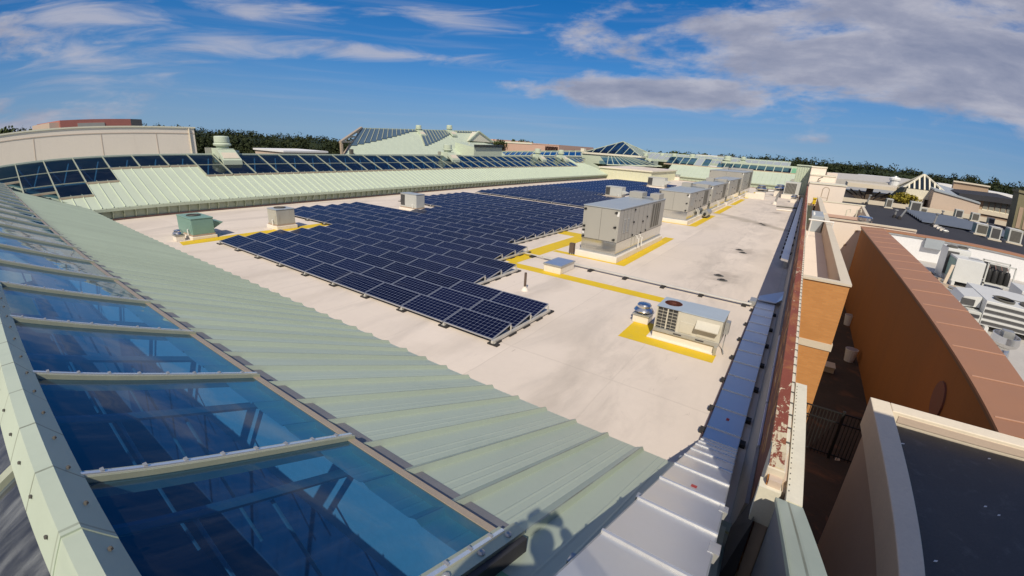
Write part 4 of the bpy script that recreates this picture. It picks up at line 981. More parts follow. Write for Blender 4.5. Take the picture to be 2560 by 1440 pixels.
M().tube([(-11.5, 18.6, .12), (-10.45, 18.6, .12)], .036, 8).build('pipe', 'rail_alu', cd2); M().box(-11.1, -10.9, 18.4, 18.8, .003, .09).build('support_block', 'pad_black', cd2)
for i, (dx, dy) in enumerate(DRAINS[:3]):
    for j in (0, 1):
        x, y = dx+(-.10 if j else .18), dy+(.38 if j else -.38)
        t = thing('roof_drain', ['dark round drain dome in the big stain, %s one', 'dark round drain dome on the middle of the roof, %s one', 'dark round drain dome farther back by thin scuffs, %s one'][i] % ('farther' if j else 'nearer'), 'roof drain', (x, y, 0), 'roof drains in pairs')
        M().lathe([(.24, .004), (.20, .016), (.15, .02)], (x, y, 0), 18).build('flange', 'louver_dark', t)
        M().lathe([(.13, .02), (.12, .045), (.07, .06), (.0, .065)], (x, y, 0), 14).build('strainer', 'pad_black', t, smooth=True)

# far right items on the roof
e1 = P(1893, 496, z=0); t = exhaust(e1[0]+.3, e1[1], 1.9, 'dark topped vent on a T shaped white curb before the far roof', mat='galv', zc=1.1)
M().box(e1[0]-1.6, e1[0]+1.0, e1[1]-.9, e1[1]-.2, .003, .75).build('curb', 'curb_white', t)
e2 = P(1946, 490, z=0); t = exhaust(e2[0], e2[1], 2.1, 'shiny round exhaust fan with side arms near the louvred unit', mat='alu_spun', zc=.9)
M().tube([(e2[0]-2.0, e2[1]-.2, .75), (e2[0]+1.7, e2[1]-.2, .72)], .16, 8).build('arm', 'galv_dull', t); M().box(e2[0]-2.3, e2[0]-1.7, e2[1]-.4, e2[1]+.1, .5, .95).build('arm_box', 'louver_dark', t); M().box(e2[0]+1.3, e2[0]+1.8, e2[1]-.4, e2[1]+.1, .5, .9).build('arm_box', 'louver_dark', t)
vp = P(1936, 511, z=0); t = thing('vent_pipe', 'white vent pipe standing before the shiny round exhaust fan', 'vent pipe', vp); M().tube([vp, vp+[.25, 0, 1.5]], .12, 8).build('pipe', 'galv_dull', t); M().lathe([(.3, 0), (.2, .3), (.13, .4)], vp, 10).build('boot', 'curb_white', t)
e3 = P(1990, 507, z=0); exhaust(-.9, e3[1], 1.2, 'small vent on a white curb in the parapet shade', mat='galv', zc=.55)
lu = P(1957, 487, z=0)
t = thing('rooftop_unit', 'wide grey unit with dark vertical louvres near the green tower', 'air conditioner', lu)
lx0, lx1, ly = P(1957, 487, y=82)[0], -.35, 82.0
M().box(lx0-.2, lx1, ly, ly+3, .003, .6).build('curb', 'curb_white', t); M().box(lx0, lx1-.2, ly+.1, ly+2.8, .6, 2.6).build('cabinet', 'condenser', t, bevel=.02)
lv = M()
for i in range(8): lv.box(lx0+.15+.19*i, lx0+.29+.19*i, ly+.04, ly+.1, .8, 2.4)
lv.build('louver', 'louver_dark', t)
# unused bits of pipe lying about
sp = P(1945, 526, z=0); t = thing('spare_pipe', 'pale spare pipes lying on the far roof in front of the vent pipe', 'pipes', sp)
M().tube([sp+[-.2, 0, .1], sp+[1.6, .3, .1]], .10, 6).build('pipe', 'curb_white', t); M().tube([sp+[-.4, 4.5, .1], sp+[1.8, 5.0, .1]], .10, 6).build('pipe', 'louver_dark', t)

# ================================================================== CABLE TRAY AND PARAPET ON THE RIGHT
CT = thing('cable_tray', 'broad metal covered cable tray running along the roof and up to the photographer', 'cable tray', (-.28, 8.3, 0))
TK = .49; TY, TZ = 8.30, .12
def zT(y): return TZ + max(0, TY-y)*TK
tx0, tx1 = -.60, .04
ys = [19.0]
seg = []
y = 19.0
while y > TY+.3: seg.append((y, max(TY, y-.93))); y -= .93
if seg[-1][1] > TY: seg.append((seg[-1][1], TY))
y = TY
for d in (.32, .38, .45, .62, .70, .85, .93, .93, .93, .93, .93): seg.append((y, y-d)); y -= d
for i, (ya, yb) in enumerate(seg):
    if yb < .95: continue
    a, b = zT(ya), zT(yb)
    M().hexa([(tx0, yb+.006, b-.004), (tx1, yb+.006, b-.004), (tx1, ya-.006, a-.004), (tx0, ya-.006, a-.004), (tx0, yb+.006, b), (tx1, yb+.006, b), (tx1, ya-.006, a), (tx0, ya-.006, a)]).build('cover_plate', 'tray_metal', CT)
    M().hexa([(tx0-.01, yb-.016, b+.002), (tx1+.01, yb-.016, b+.002), (tx1+.01, yb+.016, b+.002), (tx0-.01, yb+.016, b+.002), (tx0-.01, yb-.010, b+.022), (tx1+.01, yb-.010, b+.022), (tx1+.01, yb+.010, b+.022), (tx0-.01, yb+.010, b+.022)]).build('cover_seam', 'seam_bright', CT)
for x in (tx0-.012, tx1):
    s = M(); s.box(x, x+.012, TY, 19.0, .06, TZ-.002); s.hexa([(x, 1.0, zT(1.0)-.12), (x+.012, 1.0, zT(1.0)-.12), (x+.012, TY-.002, TZ-.12), (x, TY-.002, TZ-.12), (x, 1.0, zT(1.0)-.006), (x+.012, 1.0, zT(1.0)-.006), (x+.012, TY-.002, TZ-.006), (x, TY-.002, TZ-.006)])
    s.build('side_rail', 'galv_dull', CT)
M().box(tx0-.055, tx0-.02, 7.0, 19.0, .02, .05).build('ground_wire', 'copper_edge', CT)
for i, yy in enumerate((8.6, 9.6, 11.2, 12.8, 14.4, 16.0, 17.8)):
    for x in (tx0-.13, tx1+.01):
        M().box(x, x+.11, yy, yy+.16, .003, .09).build('support_block', 'pad_black', CT)
for (x, yy) in ((tx0-.03, 5.75), (tx0-.03, 3.30), (tx0-.02, 1.75)):
    b = M(); b.box(x-.03, x+.02, yy-.02, yy+.05, zT(yy)-.22, zT(yy)-.05); b.box(x-.06, x+.02, yy-.04, yy+.08, zT(yy)-.26, zT(yy)-.222); b.build('stand', 'galv_dull', CT)
for yy in (4.05, 2.95): M().hexa([(tx1+.013, yy, zT(yy)-.09), (tx1+.03, yy, zT(yy)-.09), (tx1+.03, yy-.22, zT(yy-.22)-.09), (tx1+.013, yy-.22, zT(yy-.22)-.09), (tx1-.03, yy, zT(yy)+.004), (tx1+.05, yy, zT(yy)+.004), (tx1+.05, yy-.22, zT(yy-.22)+.004), (tx1-.03, yy-.22, zT(yy-.22)+.004)]).build('splice_plate', 'seam_bright', CT)
for yy in (4.25, 9.25): M().box(-.30, -.25, yy, yy+.10, zT(yy)+.001, zT(yy)+.006) and M().hexa([(-.31, yy, zT(yy)+.003), (-.25, yy, zT(yy)+.003), (-.25, yy+.10, zT(yy+.10)+.003), (-.31, yy+.10, zT(yy+.10)+.003), (-.31, yy, zT(yy)+.006), (-.25, yy, zT(yy)+.006), (-.25, yy+.10, zT(yy+.10)+.006), (-.31, yy+.10, zT(yy+.10)+.006)]).build('red_label', 'red_mark', CT)
# corner piece where the tray turns to the wall
M().slab([(tx0, 19.01, .17), (tx1, 19.01, .17), (.30, 19.4, .30), (.30, 20.6, .32), (tx0+.02, 19.5, .2)], (0, 0, .03)).build('corner_cover', 'tray_metal', CT)
M().box(tx0-.25, tx0-.02, 18.5, 19.1, .02, .22).build('junction', 'galv_dull', CT)
T2 = thing('cable_tray', 'second blue shaded cable tray with black clamps along the far part of the parapet', 'cable tray', (0, 25, 0))
z2 = .55
t2a = P(1953, 645, z=z2); t2b = P(2003, 485, z=z2)
M().hexa([(t2a[0], t2a[1], z2-.12), (t2a[0]+.36, t2a[1]-.3, z2-.12), (.26, 80, z2-.12), (-.10, 80, z2-.12), (t2a[0], t2a[1], z2), (t2a[0]+.36, t2a[1]-.3, z2), (.26, 80, z2), (-.10, 80, z2)]).build('cover', 'tray_metal', T2)
for i in range(32):
    yy = t2a[1]+.6+1.65*i
    f_ = (yy-t2a[1])/(80-t2a[1]); xl = t2a[0]*(1-f_)-.10*f_
    M().box(xl-.09, xl-.01, yy, yy+.16, z2-.16, z2-.01).build('clamp', 'pad_black', T2)
    if i % 2: M().box(xl+.37, xl+.44, yy, yy+.16, z2-.16, z2-.01).build('clamp', 'pad_black', T2)
for yy in (t2a[1]+.2, 35, 50, 66): M().box(-.05, .12, yy, yy+.15, .0, z2-.121).build('leg', 'galv_dull', T2)

PW = thing('parapet_wall', 'tall parapet wall with flaking rusty red coping beside the metal tray', 'parapet', (.42, 40, 0))
PZ = 2.44
M().box(.37, .49, 4.45, 81.5, -.5, PZ-.02).build('wall_core', 'beige_stucco', PW)
M().box(.505, .54, 4.6, 20.3, -6.0, PZ-.06).build('outer_skin', 'beige_stucco', PW)
M().box(.355, .368, 4.46, 81.4, .95, PZ-.03).build('inner_face', 'rust_face', PW)
M().hexa([(.20, 5.9, 0.005), (.352, 5.9, .005), (.352, 60, .005), (.20, 60, .005), (.30, 5.9, .9), (.352, 5.9, .9), (.352, 60, .9), (.30, 60, .9)]).build('base_flashing', 'shade_membrane', PW)
for (ya, yb) in ((7.4, 9.0), (9.05, 10.9), (10.95, 13.2)):
    M().hexa([(.23, ya, .25), (.30, ya, .25), (.30, yb, .25), (.23, yb, .25), (.312, ya, .95), (.345, ya, .95), (.345, yb, .95), (.312, yb, .95)]).build('metal_cover', 'tray_metal', PW)
for (ya, yb) in ((5.0, 9.0), (9.01, 16.5), (16.51, 30.0), (30.01, 81.5)):
    M().box(.335, .478, ya, yb, PZ, PZ+.035).build('coping', 'rust_paint', PW)
ed = M()
ed.box(.480, .515, 5.0, 81.5, PZ-.06, PZ+.01); ed.build('edge_flashing', 'cream_metal', PW)
tk = M()
for i in range(90): yy = 5.2+.34*i; tk.box(.478, .524, yy, yy+.03, PZ-.03, PZ+.018)
tk.build('fixing_clips', 'gap_line', PW)
M().box(.33, .50, 4.55, 4.98, PZ-.35, PZ+.06).build('end_cap', 'beige_coping', PW, bevel=.01)
M().box(.30, .505, 4.4, 4.56, PZ-.55, PZ-.10).build('end_step', 'cream_metal', PW)
M().box(.34, .48, 4.57, 5.05, PZ+.062, PZ+.075).build('end_coping', 'rust_paint', PW)
M().box(.50, .54, 4.45, 5.0, PZ-.28, PZ-.1).build('end_trim', 'tan_metal', PW)
# sunny sheet metal ledge outside the parapet
LD = thing('ledge_coping', 'bright cream sheet metal ledge with rows of rivets outside the rusty parapet', 'ledge', (.6, 5.6, 2.3))
M().box(.542, .685, 4.25, 7.05, 2.34, 2.405).build('sheet', 'cream_metal', LD); M().box(.545, .68, 4.3, 7.0, -6.0, 2.33).build('wall', 'beige_stucco', LD)
rv = M()
for i in range(26): rv.box(.555, .563, 4.4+.1*i, 4.415+.1*i, 2.4052, 2.412)
stuff(rv.build('rivets', 'gap_line', LD))
# flashing strips that climb beside the tray
FS = thing('rake_flashing', 'pale green flashing strips climbing beside the tray at the lower right', 'flashing', (.15, 4, 0))
def zF(y): return .25 + max(0, 6.0-y)*.47
def strip(xa, xb, y0, y1, la, lb, name, mat):
    M().hexa([(xa, y0, zF(y0)+la-.03), (xb, y0, zF(y0)+lb-.03), (xb, y1, zF(y1)+lb-.03), (xa, y1, zF(y1)+la-.03), (xa, y0, zF(y0)+la), (xb, y0, zF(y0)+lb), (xb, y1, zF(y1)+lb), (xa, y1, zF(y1)+la)]).build(name, mat, FS)
strip(.055, .165, -1.5, 5.9, .05, .05, 'pale_strip', 'green_metal_light'); strip(.167, .215, -1.5, 5.75, .02, .0, 'side_strip', 'green_metal')
strip(.216, .262, -1.5, 5.5, -.25, -.30, 'low_strip', 'flash_grey'); strip(.263, .32, -1.5, 5.5, -.62, -.66, 'channel', 'unit_top')
strip(.321, .46, -1.5, 5.2, -1.2, -1.2, 'channel_floor', 'dark_gap')
M().box(.06, .36, 5.905, 6.1, -.4, .28).build('end_lip', 'green_trim', FS)
M().hexa([(.20, 5.3, .2), (.34, 5.3, .2), (.34, 4.3, .2), (.20, 4.3, .2), (.20, 5.3, .9), (.34, 5.3, 1.5), (.34, 4.3, 2.0), (.20, 4.3, 1.1)]).build('end_gusset', 'dark_gap', FS)
# green rake coping beyond the dark channel
RC = thing('rake_coping', 'pale green sloping wall coping at the bottom edge beyond the dark channel', 'coping', (.57, 3, 2))
def zR(y): return 2.40+max(0, 4.25-y)*.47
r_ = M(); r_.hexa([(.462, -1.5, zR(-1.5)-.05), (.69, -1.5, zR(-1.5)-.05), (.69, 4.24, 2.35), (.462, 4.24, 2.35), (.462, -1.5, zR(-1.5)), (.69, -1.5, zR(-1.5)), (.69, 4.24, 2.40), (.462, 4.24, 2.40)]); r_.build('coping', 'green_metal', RC)
M().hexa([(.47, -1.5, -6), (.68, -1.5, -6), (.68, 4.2, -6), (.47, 4.2, -6), (.47, -1.5, zR(-1.5)-.06), (.68, -1.5, zR(-1.5)-.06), (.68, 4.2, 2.33), (.47, 4.2, 2.33)]).build('wall', 'flash_grey', RC)
M().hexa([(.446, -1.5, zR(-1.5)-.02), (.458, -1.5, zR(-1.5)-.02), (.458, 4.2, 2.38), (.446, 4.2, 2.38), (.446, -1.5, zR(-1.5)+.03), (.458, -1.5, zR(-1.5)+.03), (.458, 4.2, 2.43), (.446, 4.2, 2.43)]).build('upstand', 'green_trim', RC)

# ================================================================== BRICK WING BEYOND THE PARAPET
BW = thing('brick_wing', 'orange brick wing with cream coping and a sunken strip roof beside the parapet', 'building', (1.5, 20.5, 0))
wx1 = 2.40; wy0, wy1 = 20.5, 49.8; wz = 1.15
def wallb(mb, x0, x1, y0, y1, z0, z1): mb.box(x0, x1, y0, y1, z0, z1)
w1 = M().box(.545, wx1-.02, wy0, wy0+.25, -1.45, wz-.09); w1.build('front_wall', 'orange_brick', BW)
M().box(.545, wx1+.02, wy0-.03, wy0+.25, -1.75, -1.452).build('stone_band', 'beige_coping', BW); M().box(.545, wx1-.02, wy0, wy0+.25, -6.0, -1.752).build('front_wall', 'orange_brick', BW)
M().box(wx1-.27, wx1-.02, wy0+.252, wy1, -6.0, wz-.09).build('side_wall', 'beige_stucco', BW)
M().box(.545, wx1+.03, wy0-.05, wy0+.32, wz-.088, wz).build('coping', 'beige_coping', BW); M().box(2.06, wx1+.03, wy0+.322, wy1, wz-.088, wz).build('coping', 'beige_coping', BW)
M().box(.545, 2.10, wy0+.25, wy1, -.1, .0).build('roof', 'beige_stucco_pale', BW)
M().box(2.075, 2.128, wy0+.252, wy1-.1, .001, wz-.09).build('inner_face', 'beige_stucco', BW)
# things on it
t = thing('roof_box', 'low blue grey metal box on the sunken strip roof behind the railing', 'metal box', (1.5, 47, 0))
gb0 = P(2020, 546, z=1.2); M().box(1.08, 2.0, 44.5, 49.5, .002, 1.35).build('box', 'unit_top', t, bevel=.03)
for yy in (45.2, 46.6): M().box(1.2, 1.32, yy, yy+.12, 1.352, 1.5).build('lug', 'white_label', t)
t = thing('rail_bar', 'thin white bar across the sunken strip roof in front of the metal box', 'bar', (1.5, 40, 1.2))
ra, rb = P(2022, 548, y=40.5), P(2085, 557, y=40.5); M().tube([ra, rb], .06, 8).build('bar', 'white_pvc', t); M().tube([rb-[.05, 0, 0], rb-[.05, 0, .55]], .05, 6).build('post', 'white_pvc', t); M().tube([ra+[.2, 0, 0], [ra[0]+.2, ra[1], 0.0]], .05, 6).build('post', 'white_pvc', t)
t = thing('metal_offcuts', 'two blue sheet metal pieces lying on the coping by the rusty parapet', 'metal pieces', (.8, 22.4, 0))
M().box(.70, 1.12, 22.2, 22.9, .15, .20).build('sheet', 'unit_top', t); M().box(.74, 1.14, 23.0, 23.5, .15, .22).build('sheet', 'unit_top', t); M().box(.74, 1.05, 22.2, 23.5, .002, .148).build('block', 'galv_dull', t)
# beige infill wall closing the alley, with door and tan brick base
IW = thing('infill_wall', 'plain beige stucco wall closing the narrow alley', 'wall', (4, 58, -6))
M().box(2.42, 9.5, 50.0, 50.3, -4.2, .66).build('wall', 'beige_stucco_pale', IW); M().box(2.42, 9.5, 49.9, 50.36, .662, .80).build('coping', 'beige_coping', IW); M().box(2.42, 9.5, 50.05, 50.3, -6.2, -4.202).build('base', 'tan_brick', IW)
for (px, py) in ((2140, 578), (2112, 612), (2165, 622)): p = P(px, py, y=49.95); M().box(p[0]-.08, p[0]+.08, 49.9, 49.998, p[2]-.08, p[2]+.08).build('bracket', 'tan_brick', IW)
t = thing('roof_vent', 'shiny round vent standing on the infill wall corner', 'roof vent', P(2157, 563, y=51)); v_ = P(2157, 564, y=51)
M().lathe([(.55, 0), (.55, .45), (.62, .5), (.62, .75), (.5, .85)], v_, 18).build('drum', 'alu_spun', t, smooth=True)

# ================================================================== ALLEY FITTINGS
GT = thing('iron_gate', 'tall black iron bar gate and fence across the dark alley', 'gate', (3.2, 19.6, -6))
gm = M()
for (xa, xb, nm) in ((2.0, 3.35, 'gate_leaf'), (3.45, 5.1, 'fence_panel')):
    m_ = M(); n_ = int((xb-xa)/.12)
    for j in range(n_+1): x = xa+j*(xb-xa)/n_; m_.box(x-.012, x+.012, 19.588, 19.612, -5.95, -3.85)
    for z in (-5.85, -4.35, -3.9): m_.box(xa, xb, 19.578, 19.622, z, z+.05)
    m_.build(nm, 'iron_black', GT)
for x in (1.95, 3.40): M().box(x-.05, x+.05, 19.55, 19.65, -6, -3.75).build('post', 'iron_black', GT)
for (px, py, lb, s_) in ((2117, 812, 'pale bucket on the alley floor, farther one', .32), (2120, 902, 'pale bucket on the alley floor, nearer one', .34)):
    p = P(px, py, z=-6); t = thing('bucket', lb, 'bucket', p); M().lathe([(s_*.75, 0), (s_, .75), (s_*1.05, .77), (s_*1.05, .82)], p, 16).build('pail', 'white_label', t); M().lathe([(s_*.7, .1), (s_*.98, .822)], p, 14).build('rim', 'galv_dull', t)
p = P(2065, 925, z=-6); t = thing('carton', 'pale open carton standing in the dark alley', 'carton', p); M().box(p[0]-.35, p[0]+.35, p[1]-.3, p[1]+.3, -6+.002, -5.55).build('box', 'beige_coping', t); M().box(p[0]-.35, p[0]+.35, p[1]-.6, p[1]-.302, -5.56, -5.54).build('flap', 'beige_coping', t)
for i, (px, py) in enumerate(((2140, 1280), (2135, 1245), (2085, 1150))):
    p = P(px, py, z=-6); t = thing('litter', ['white scrap of litter lying near the beige building', 'brown scrap of litter on the stained alley floor', 'small scrap of litter close to the parapet wall'][i], 'litter', p)
    M().slab([p+[0, 0, .004], p+[.22, .05, .03], p+[.26, .3, .05], p+[.05, .25, .01]], (0, 0, .01)).build('scrap', ['white_label', 'tan_metal', 'beige_coping'][i], t)
# ================================================================== ORANGE WALLED STORE
OW = thing('orange_store', 'orange stucco walled store with broad brown metal coping and white inner roof', 'building', (6, 30, -6))
ox, oz = 5.19, .50; oc = 6.95; oy1 = 49.6
M().box(ox+.10, ox+.5, 11.9, oy1-.2, -6.2, oz-.22).build('side_wall', 'orange_stucco', OW)
M().box(ox+.04, ox+.5, 11.85, oy1-.1, oz-.218, oz-.09).build('cornice', 'brown_coping_edge', OW)
cp_ = M().hexa([(ox, 11.8, oz-.088), (oc, 11.8, oz-.088), (oc, oy1, oz-.088), (ox, oy1, oz-.088), (ox, 11.8, oz-.02), (oc, 11.8, oz+.06), (oc, oy1, oz+.06), (ox, oy1, oz-.02)]); cp_.build('coping', 'brown_coping', OW)
sm_ = M()
for i in range(15):
    yy = 12.6+2.5*i
    sm_.hexa([(ox+.1, yy, oz-.014), (oc, yy+.0, oz+.062), (oc, yy+.05, oz+.062), (ox+.1, yy+.05, oz-.014), (ox+.1, yy, oz-.002), (oc, yy, oz+.076), (oc, yy+.05, oz+.076), (ox+.1, yy+.05, oz-.002)])
stuff(sm_.build('coping_seams', 'coping_seam', OW))
M().box(oc+.004, 40, oy1-1.2, oy1, oz-.088, oz+.03).build('coping', 'brown_coping', OW)
M().box(oc-.3, oc-.02, 11.9, oy1-.2, -1.6, oz-.09).build('inner_wall', 'white_membrane', OW)
M().box(oc-.018, 40, oy1-1.1, oy1-.2, -1.75, oz-.09).build('back_wall', 'white_membrane', OW)
M().box(oc-.02, 40, oy1-1.18, oy1-1.102, oz-.22, oz-.10).build('termination_bar', 'galv_dull', OW)
M().box(oc-.018, 40, 11.9, oy1-1.102, -1.8, -1.55).build('roof', 'grey_white_roof', OW)
M().box(ox+.5, oc-.32, 11.9, oy1-.2, -6.2, oz-.09).build('core', 'beige_stucco', OW)
pl_ = M()
pq = P(2345, 1000, x=ox+.09)
n_ = 20; poly = [(ox+.098, pq[1]+.62*math.cos(2*math.pi*i/n_), pq[2]+.62*math.sin(2*math.pi*i/n_)) for i in range(n_)]
pl_.slab(poly, (-.06, 0, 0)); pl_.build('round_plaque', 'plaque_brown', OW)
sb = P(2334, 605, y=oy1-1.12); M().box(sb[0]-.7, sb[0]+.7, oy1-1.5, oy1-1.105, sb[2]-.55, sb[2]+.25).build('scupper_box', 'unit_top', OW)
# rooftop plant on it
RZ = -1.55
def cond(cx, cy, lx, ly, h, label, fans, rows_=False, rz=0, mat='condenser_light', legs=True, z0=RZ):
    t = thing('condenser', label, 'condenser', (cx, cy, z0)); zb = z0+.28 if legs else z0+.02
    if legs:
        for sx in (-1, 1): M().box(cx+sx*lx*.42-.10, cx+sx*lx*.42+.10, cy-ly*.55, cy+ly*.55, z0, zb-.003).build('base_rail', 'condenser_light', t)
    M().box(cx-lx/2, cx+lx/2, cy-ly/2, cy+ly/2, zb, zb+h).build('cabinet', mat, t, bevel=.02)
    for (fx, fy, r) in fans:
        M().lathe([(r, 0), (r+.03, .10), (r, .12), (r-.06, .12), (r-.06, .03)], (cx+fx, cy+fy, zb+h), 24).build('fan_ring', 'louver_dark', t)
        M().lathe([(0, .005), (r-.07, .005), (r-.07, .03), (0, .03)], (cx+fx, cy+fy, zb+h), 20).build('fan_opening', 'handle_black', t)
    return t, zb
t, zb = cond(11.36, 40.5, 1.9, 2.0, 1.62, 'big pale grey box condenser with a dark coil beside it near the white wall', [], z0=-1.52)
M().box(10.39, 10.405, 39.6, 41.4, zb+.1, zb+1.5).build('side_panel', 'unit_teal', t); M().box(11.3, 12.2, 40.3, 40.36, zb+1.662, zb+1.69).build('lid_strip', 'louver_dark', t)
t, zb = cond(11.0, 42.6, 1.55, 1.9, 1.95, 'taller grey condenser with two dark fan rings behind the big pale box', [(-.40, -.3, .36), (.42, .2, .36)], z0=-1.52)
M().box(10.25, 11.0, 41.60, 41.645, zb+.1, zb+1.75).build('coil', 'coil_dark', t)
M().hexa([(9.75, 38.6, -1.5), (9.95, 38.6, -1.5), (9.95, 38.75, -1.5), (9.75, 38.75, -1.5), (10.1, 39.2, -.1), (10.3, 39.2, -.1), (10.3, 39.35, -.1), (10.1, 39.35, -.1)]).build('brown_panel', 'tan_metal', t)
t, zb = cond(11.6, 30.6, 4.3, 4.1, 1.27, 'white slatted condenser with two dark fan openings near the right edge', [(-1.0, -1.15, .55), (.45, -1.15, .55)], z0=-1.52)
for j in range(4): M().box(9.5, 13.7, 28.50, 28.546, zb+.10+.30*j, zb+.23+.30*j).build('coil', 'coil_dark', t)
M().box(10.2, 13.6, 30.2, 30.26, zb+1.272, zb+1.30).build('lid_seam', 'louver_dark', t)
t = thing('air_hood_unit', 'tilted light grey air hood unit beside the pale slatted condenser', 'air conditioner', (8.9, 30, -1.5))
M().slab([(9.40, 29.2, .02), (8.55, 29.2, -.12), (8.35, 29.2, -.50), (8.6, 29.2, -.62), (9.40, 29.2, -.55)], (0, 2.0, 0)).build('hood', 'condenser_light', t)
M().box(8.75, 9.43, 28.6, 30.6, -1.5, -.66).build('cabinet', 'condenser', t, bevel=.02); M().box(8.45, 9.1, 29.15, 29.195, -.52, -.2).build('filter', 'coil_dark', t); M().box(8.85, 9.35, 28.55, 28.595, -.95, -.80).build('slot', 'dark_gap', t)
t, zb = cond(14.6, 35.6, 2.6, 2.4, 1.2, 'grey box unit with a black opening at the right edge', [(.2, 0, .4)], z0=-1.52); M().box(13.3, 13.9, 34.35, 34.395, zb+.3, zb+1.0).build('opening', 'dark_gap', t)
t = thing('compressor_rack', 'dark open rack of compressors and pipes on the white roof', 'compressor rack', (13.9, 41.5, RZ))
fr_ = M()
for x in (12.9, 14.9):
    for yy in (40.9, 42.3): fr_.box(x-.05, x+.05, yy-.05, yy+.05, RZ, RZ+1.9)
fr_.box(12.9, 14.9, 40.85, 40.95, RZ+1.8, RZ+1.9); fr_.box(12.9, 14.9, 42.25, 42.35, RZ+1.8, RZ+1.9); fr_.box(12.85, 14.95, 40.85, 42.35, RZ+.35, RZ+.45)
fr_.build('frame', 'condenser', t)
for i in range(4): M().lathe([(.22, 0), (.24, .1), (.24, .75), (.15, .95)], (13.2+.45*i, 41.3, RZ+.45), 12).build('compressor', 'handle_black', t, smooth=True); M().tube([(13.2+.45*i, 41.3, RZ+1.4), (13.2+.45*i, 41.9, RZ+1.7), (13.9, 42.1, RZ+1.75)], .04, 6).build('pipe', 'copper_edge', t)
M().box(13.0, 14.8, 42.36, 42.6, RZ+.5, RZ+1.7).build('coil', 'coil_dark', t)
p = P(2497, 900, z=RZ); t = thing('roof_exhaust', 'large shiny upblast exhaust fan on the white roof at the right edge', 'roof exhaust', p)
M().lathe([(.38, 0), (.34, .42), (.30, .55), (.34, .64)], p, 24).build('neck', 'alu_spun', t, smooth=True); M().lathe([(.34, .64), (.58, .74), (.66, .88), (.63, 1.16), (.58, 1.16), (.54, .88), (.2, .80)], p, 28).build('bowl', 'alu_spun', t, smooth=True); M().box(p[0]-.25, p[0]+.25, p[1]-.2, p[1]+.2, p[2]+.82, p[2]+1.36).build('motor_cover', 'galv_dull', t)
t = thing('roof_clutter', 'low pipes and wooden sleepers at the foot of the brown coping', 'pipes', (9.2, 38, RZ))
for i in range(4): M().tube([(8.6+.3*i, 44-2.3*i, RZ+.12), (10.0+.3*i, 42.2-2.3*i, RZ+.12)], .09, 6).build('pipe', 'galv_dull', t)
for i in range(4): M().box(8.9+.35*i, 9.8+.35*i, 42.2-2.0*i, 42.5-2.0*i, RZ, RZ+.2).build('sleeper', 'wood_base', t)

# ================================================================== BEIGE BUILDING WITH BLACK ROOF, LOWER RIGHT
NB = thing('beige_building', 'beige parapet building with flat black roof filling the lower right corner', 'building', (6, 10, -6))
nx, ny, nz = 2.41, 11.77, .50
M().box(nx, nx+.40, -4, ny, nz-.77, nz).build('parapet', 'parapet_cream', NB, bevel=.02); M().box(nx+.402, 16, ny-.42, ny, nz-.77, nz).build('parapet', 'parapet_cream', NB, bevel=.02)
M().box(nx+.10, 16, -4, ny-.10, -6.2, nz-.772).build('wall', 'beige_stucco', NB)
M().box(nx+.4, 16, -4, ny-.422, nz-.75, nz-.32).build('roof', 'black_roof_near', NB)
M().box(nx+.55, 16, ny-.437, ny-.423, nz-.24, nz-.08).build('counter_flashing', 'beige_stucco', NB)
for i, (px, py) in enumerate(((2330, 1076), (2250, 1109), (2470, 1148), (2494, 1290), (2460, 1268), (2333, 1405), (2240, 1128))):
    p = P(px, py, z=nz-.315); M().slab([p, p+[.07, .02, 0], p+[.09, .06, 0], p+[.03, .05, 0]], (0, 0, .006)).build('debris', 'white_label', NB)
# unseen tower added outside the frame; it keeps the lower right corner in shade
TW = thing('shade_tower', 'plain beige tower added unseen to shade the beige building, outside the photo frame', 'building', (10, -2, .2))
M().box(4.2, 15, -9, 2.9, .19, 9.5).build('wall', 'beige_stucco', TW); M().box(4.1, 15.1, -9.1, 3.0, 9.5, 9.65).build('coping', 'beige_coping', TW)

# ================================================================== FAR LEFT AND FAR CENTRE BUILDINGS
AW = thing('department_store', 'long windowless beige wall with thin coping behind the left glazing', 'building', (-48, 0, 0))
ax = -48.0; e_ = P(485, 318, x=ax); zt_ = e_[2]
M().box(-80, ax, -35, e_[1], -6, zt_-.12).build('wall', 'beige_stucco_pale', AW)
M().box(-80, ax+.08, -35, e_[1]+.1, zt_-.118, zt_).build('coping', 'cream_metal', AW)
M().box(ax+.002, ax+.03, -35, e_[1], zt_-.62, zt_-.56).build('reveal', 'beige_stucco', AW)
for yy in (.2, 5.3, 10.4, 14.6): M().box(ax+.002, ax+.02, yy, yy+.05, 0, zt_-.63).build('joint', 'beige_stucco', AW)
M().tube([(ax+.07, e_[1]-.45, zt_-.15), (ax+.07, e_[1]-.45, 0)], .07, 8).build('downpipe', 'beige_coping', AW)
BB = thing('brown_building', 'dark reddish brown box building peeping over the beige wall', 'building', (-95, 20, -6))
bl, br = P(149, 301, x=-95), P(327, 297, x=-95); b2 = P(355, 297, x=-98)
M().box(-125, -95, bl[1], br[1], -6, bl[2]).build('wall', 'brown_box', BB)
M().hexa([(-95, br[1]+.001, -6), (-98, b2[1], -6), (-125, b2[1], -6), (-125, br[1]+.001, -6), (-95, br[1]+.001, bl[2]), (-98, b2[1], bl[2]), (-125, b2[1], bl[2]), (-125, br[1]+.001, bl[2])]).build('side_wall', 'tan_brick', BB)
w0 = P(122, 307, x=-96); M().box(-120, -96, w0[1], bl[1]-.002, -6, w0[2]).build('side_wall', 'beige_stucco', BB)
wp = P(195, 316, x=-94.9); M().box(-94.99, -94.9, wp[1], wp[1]+4, wp[2]-.2, wp[2]+.5).build('louver', 'unit_grey', BB)
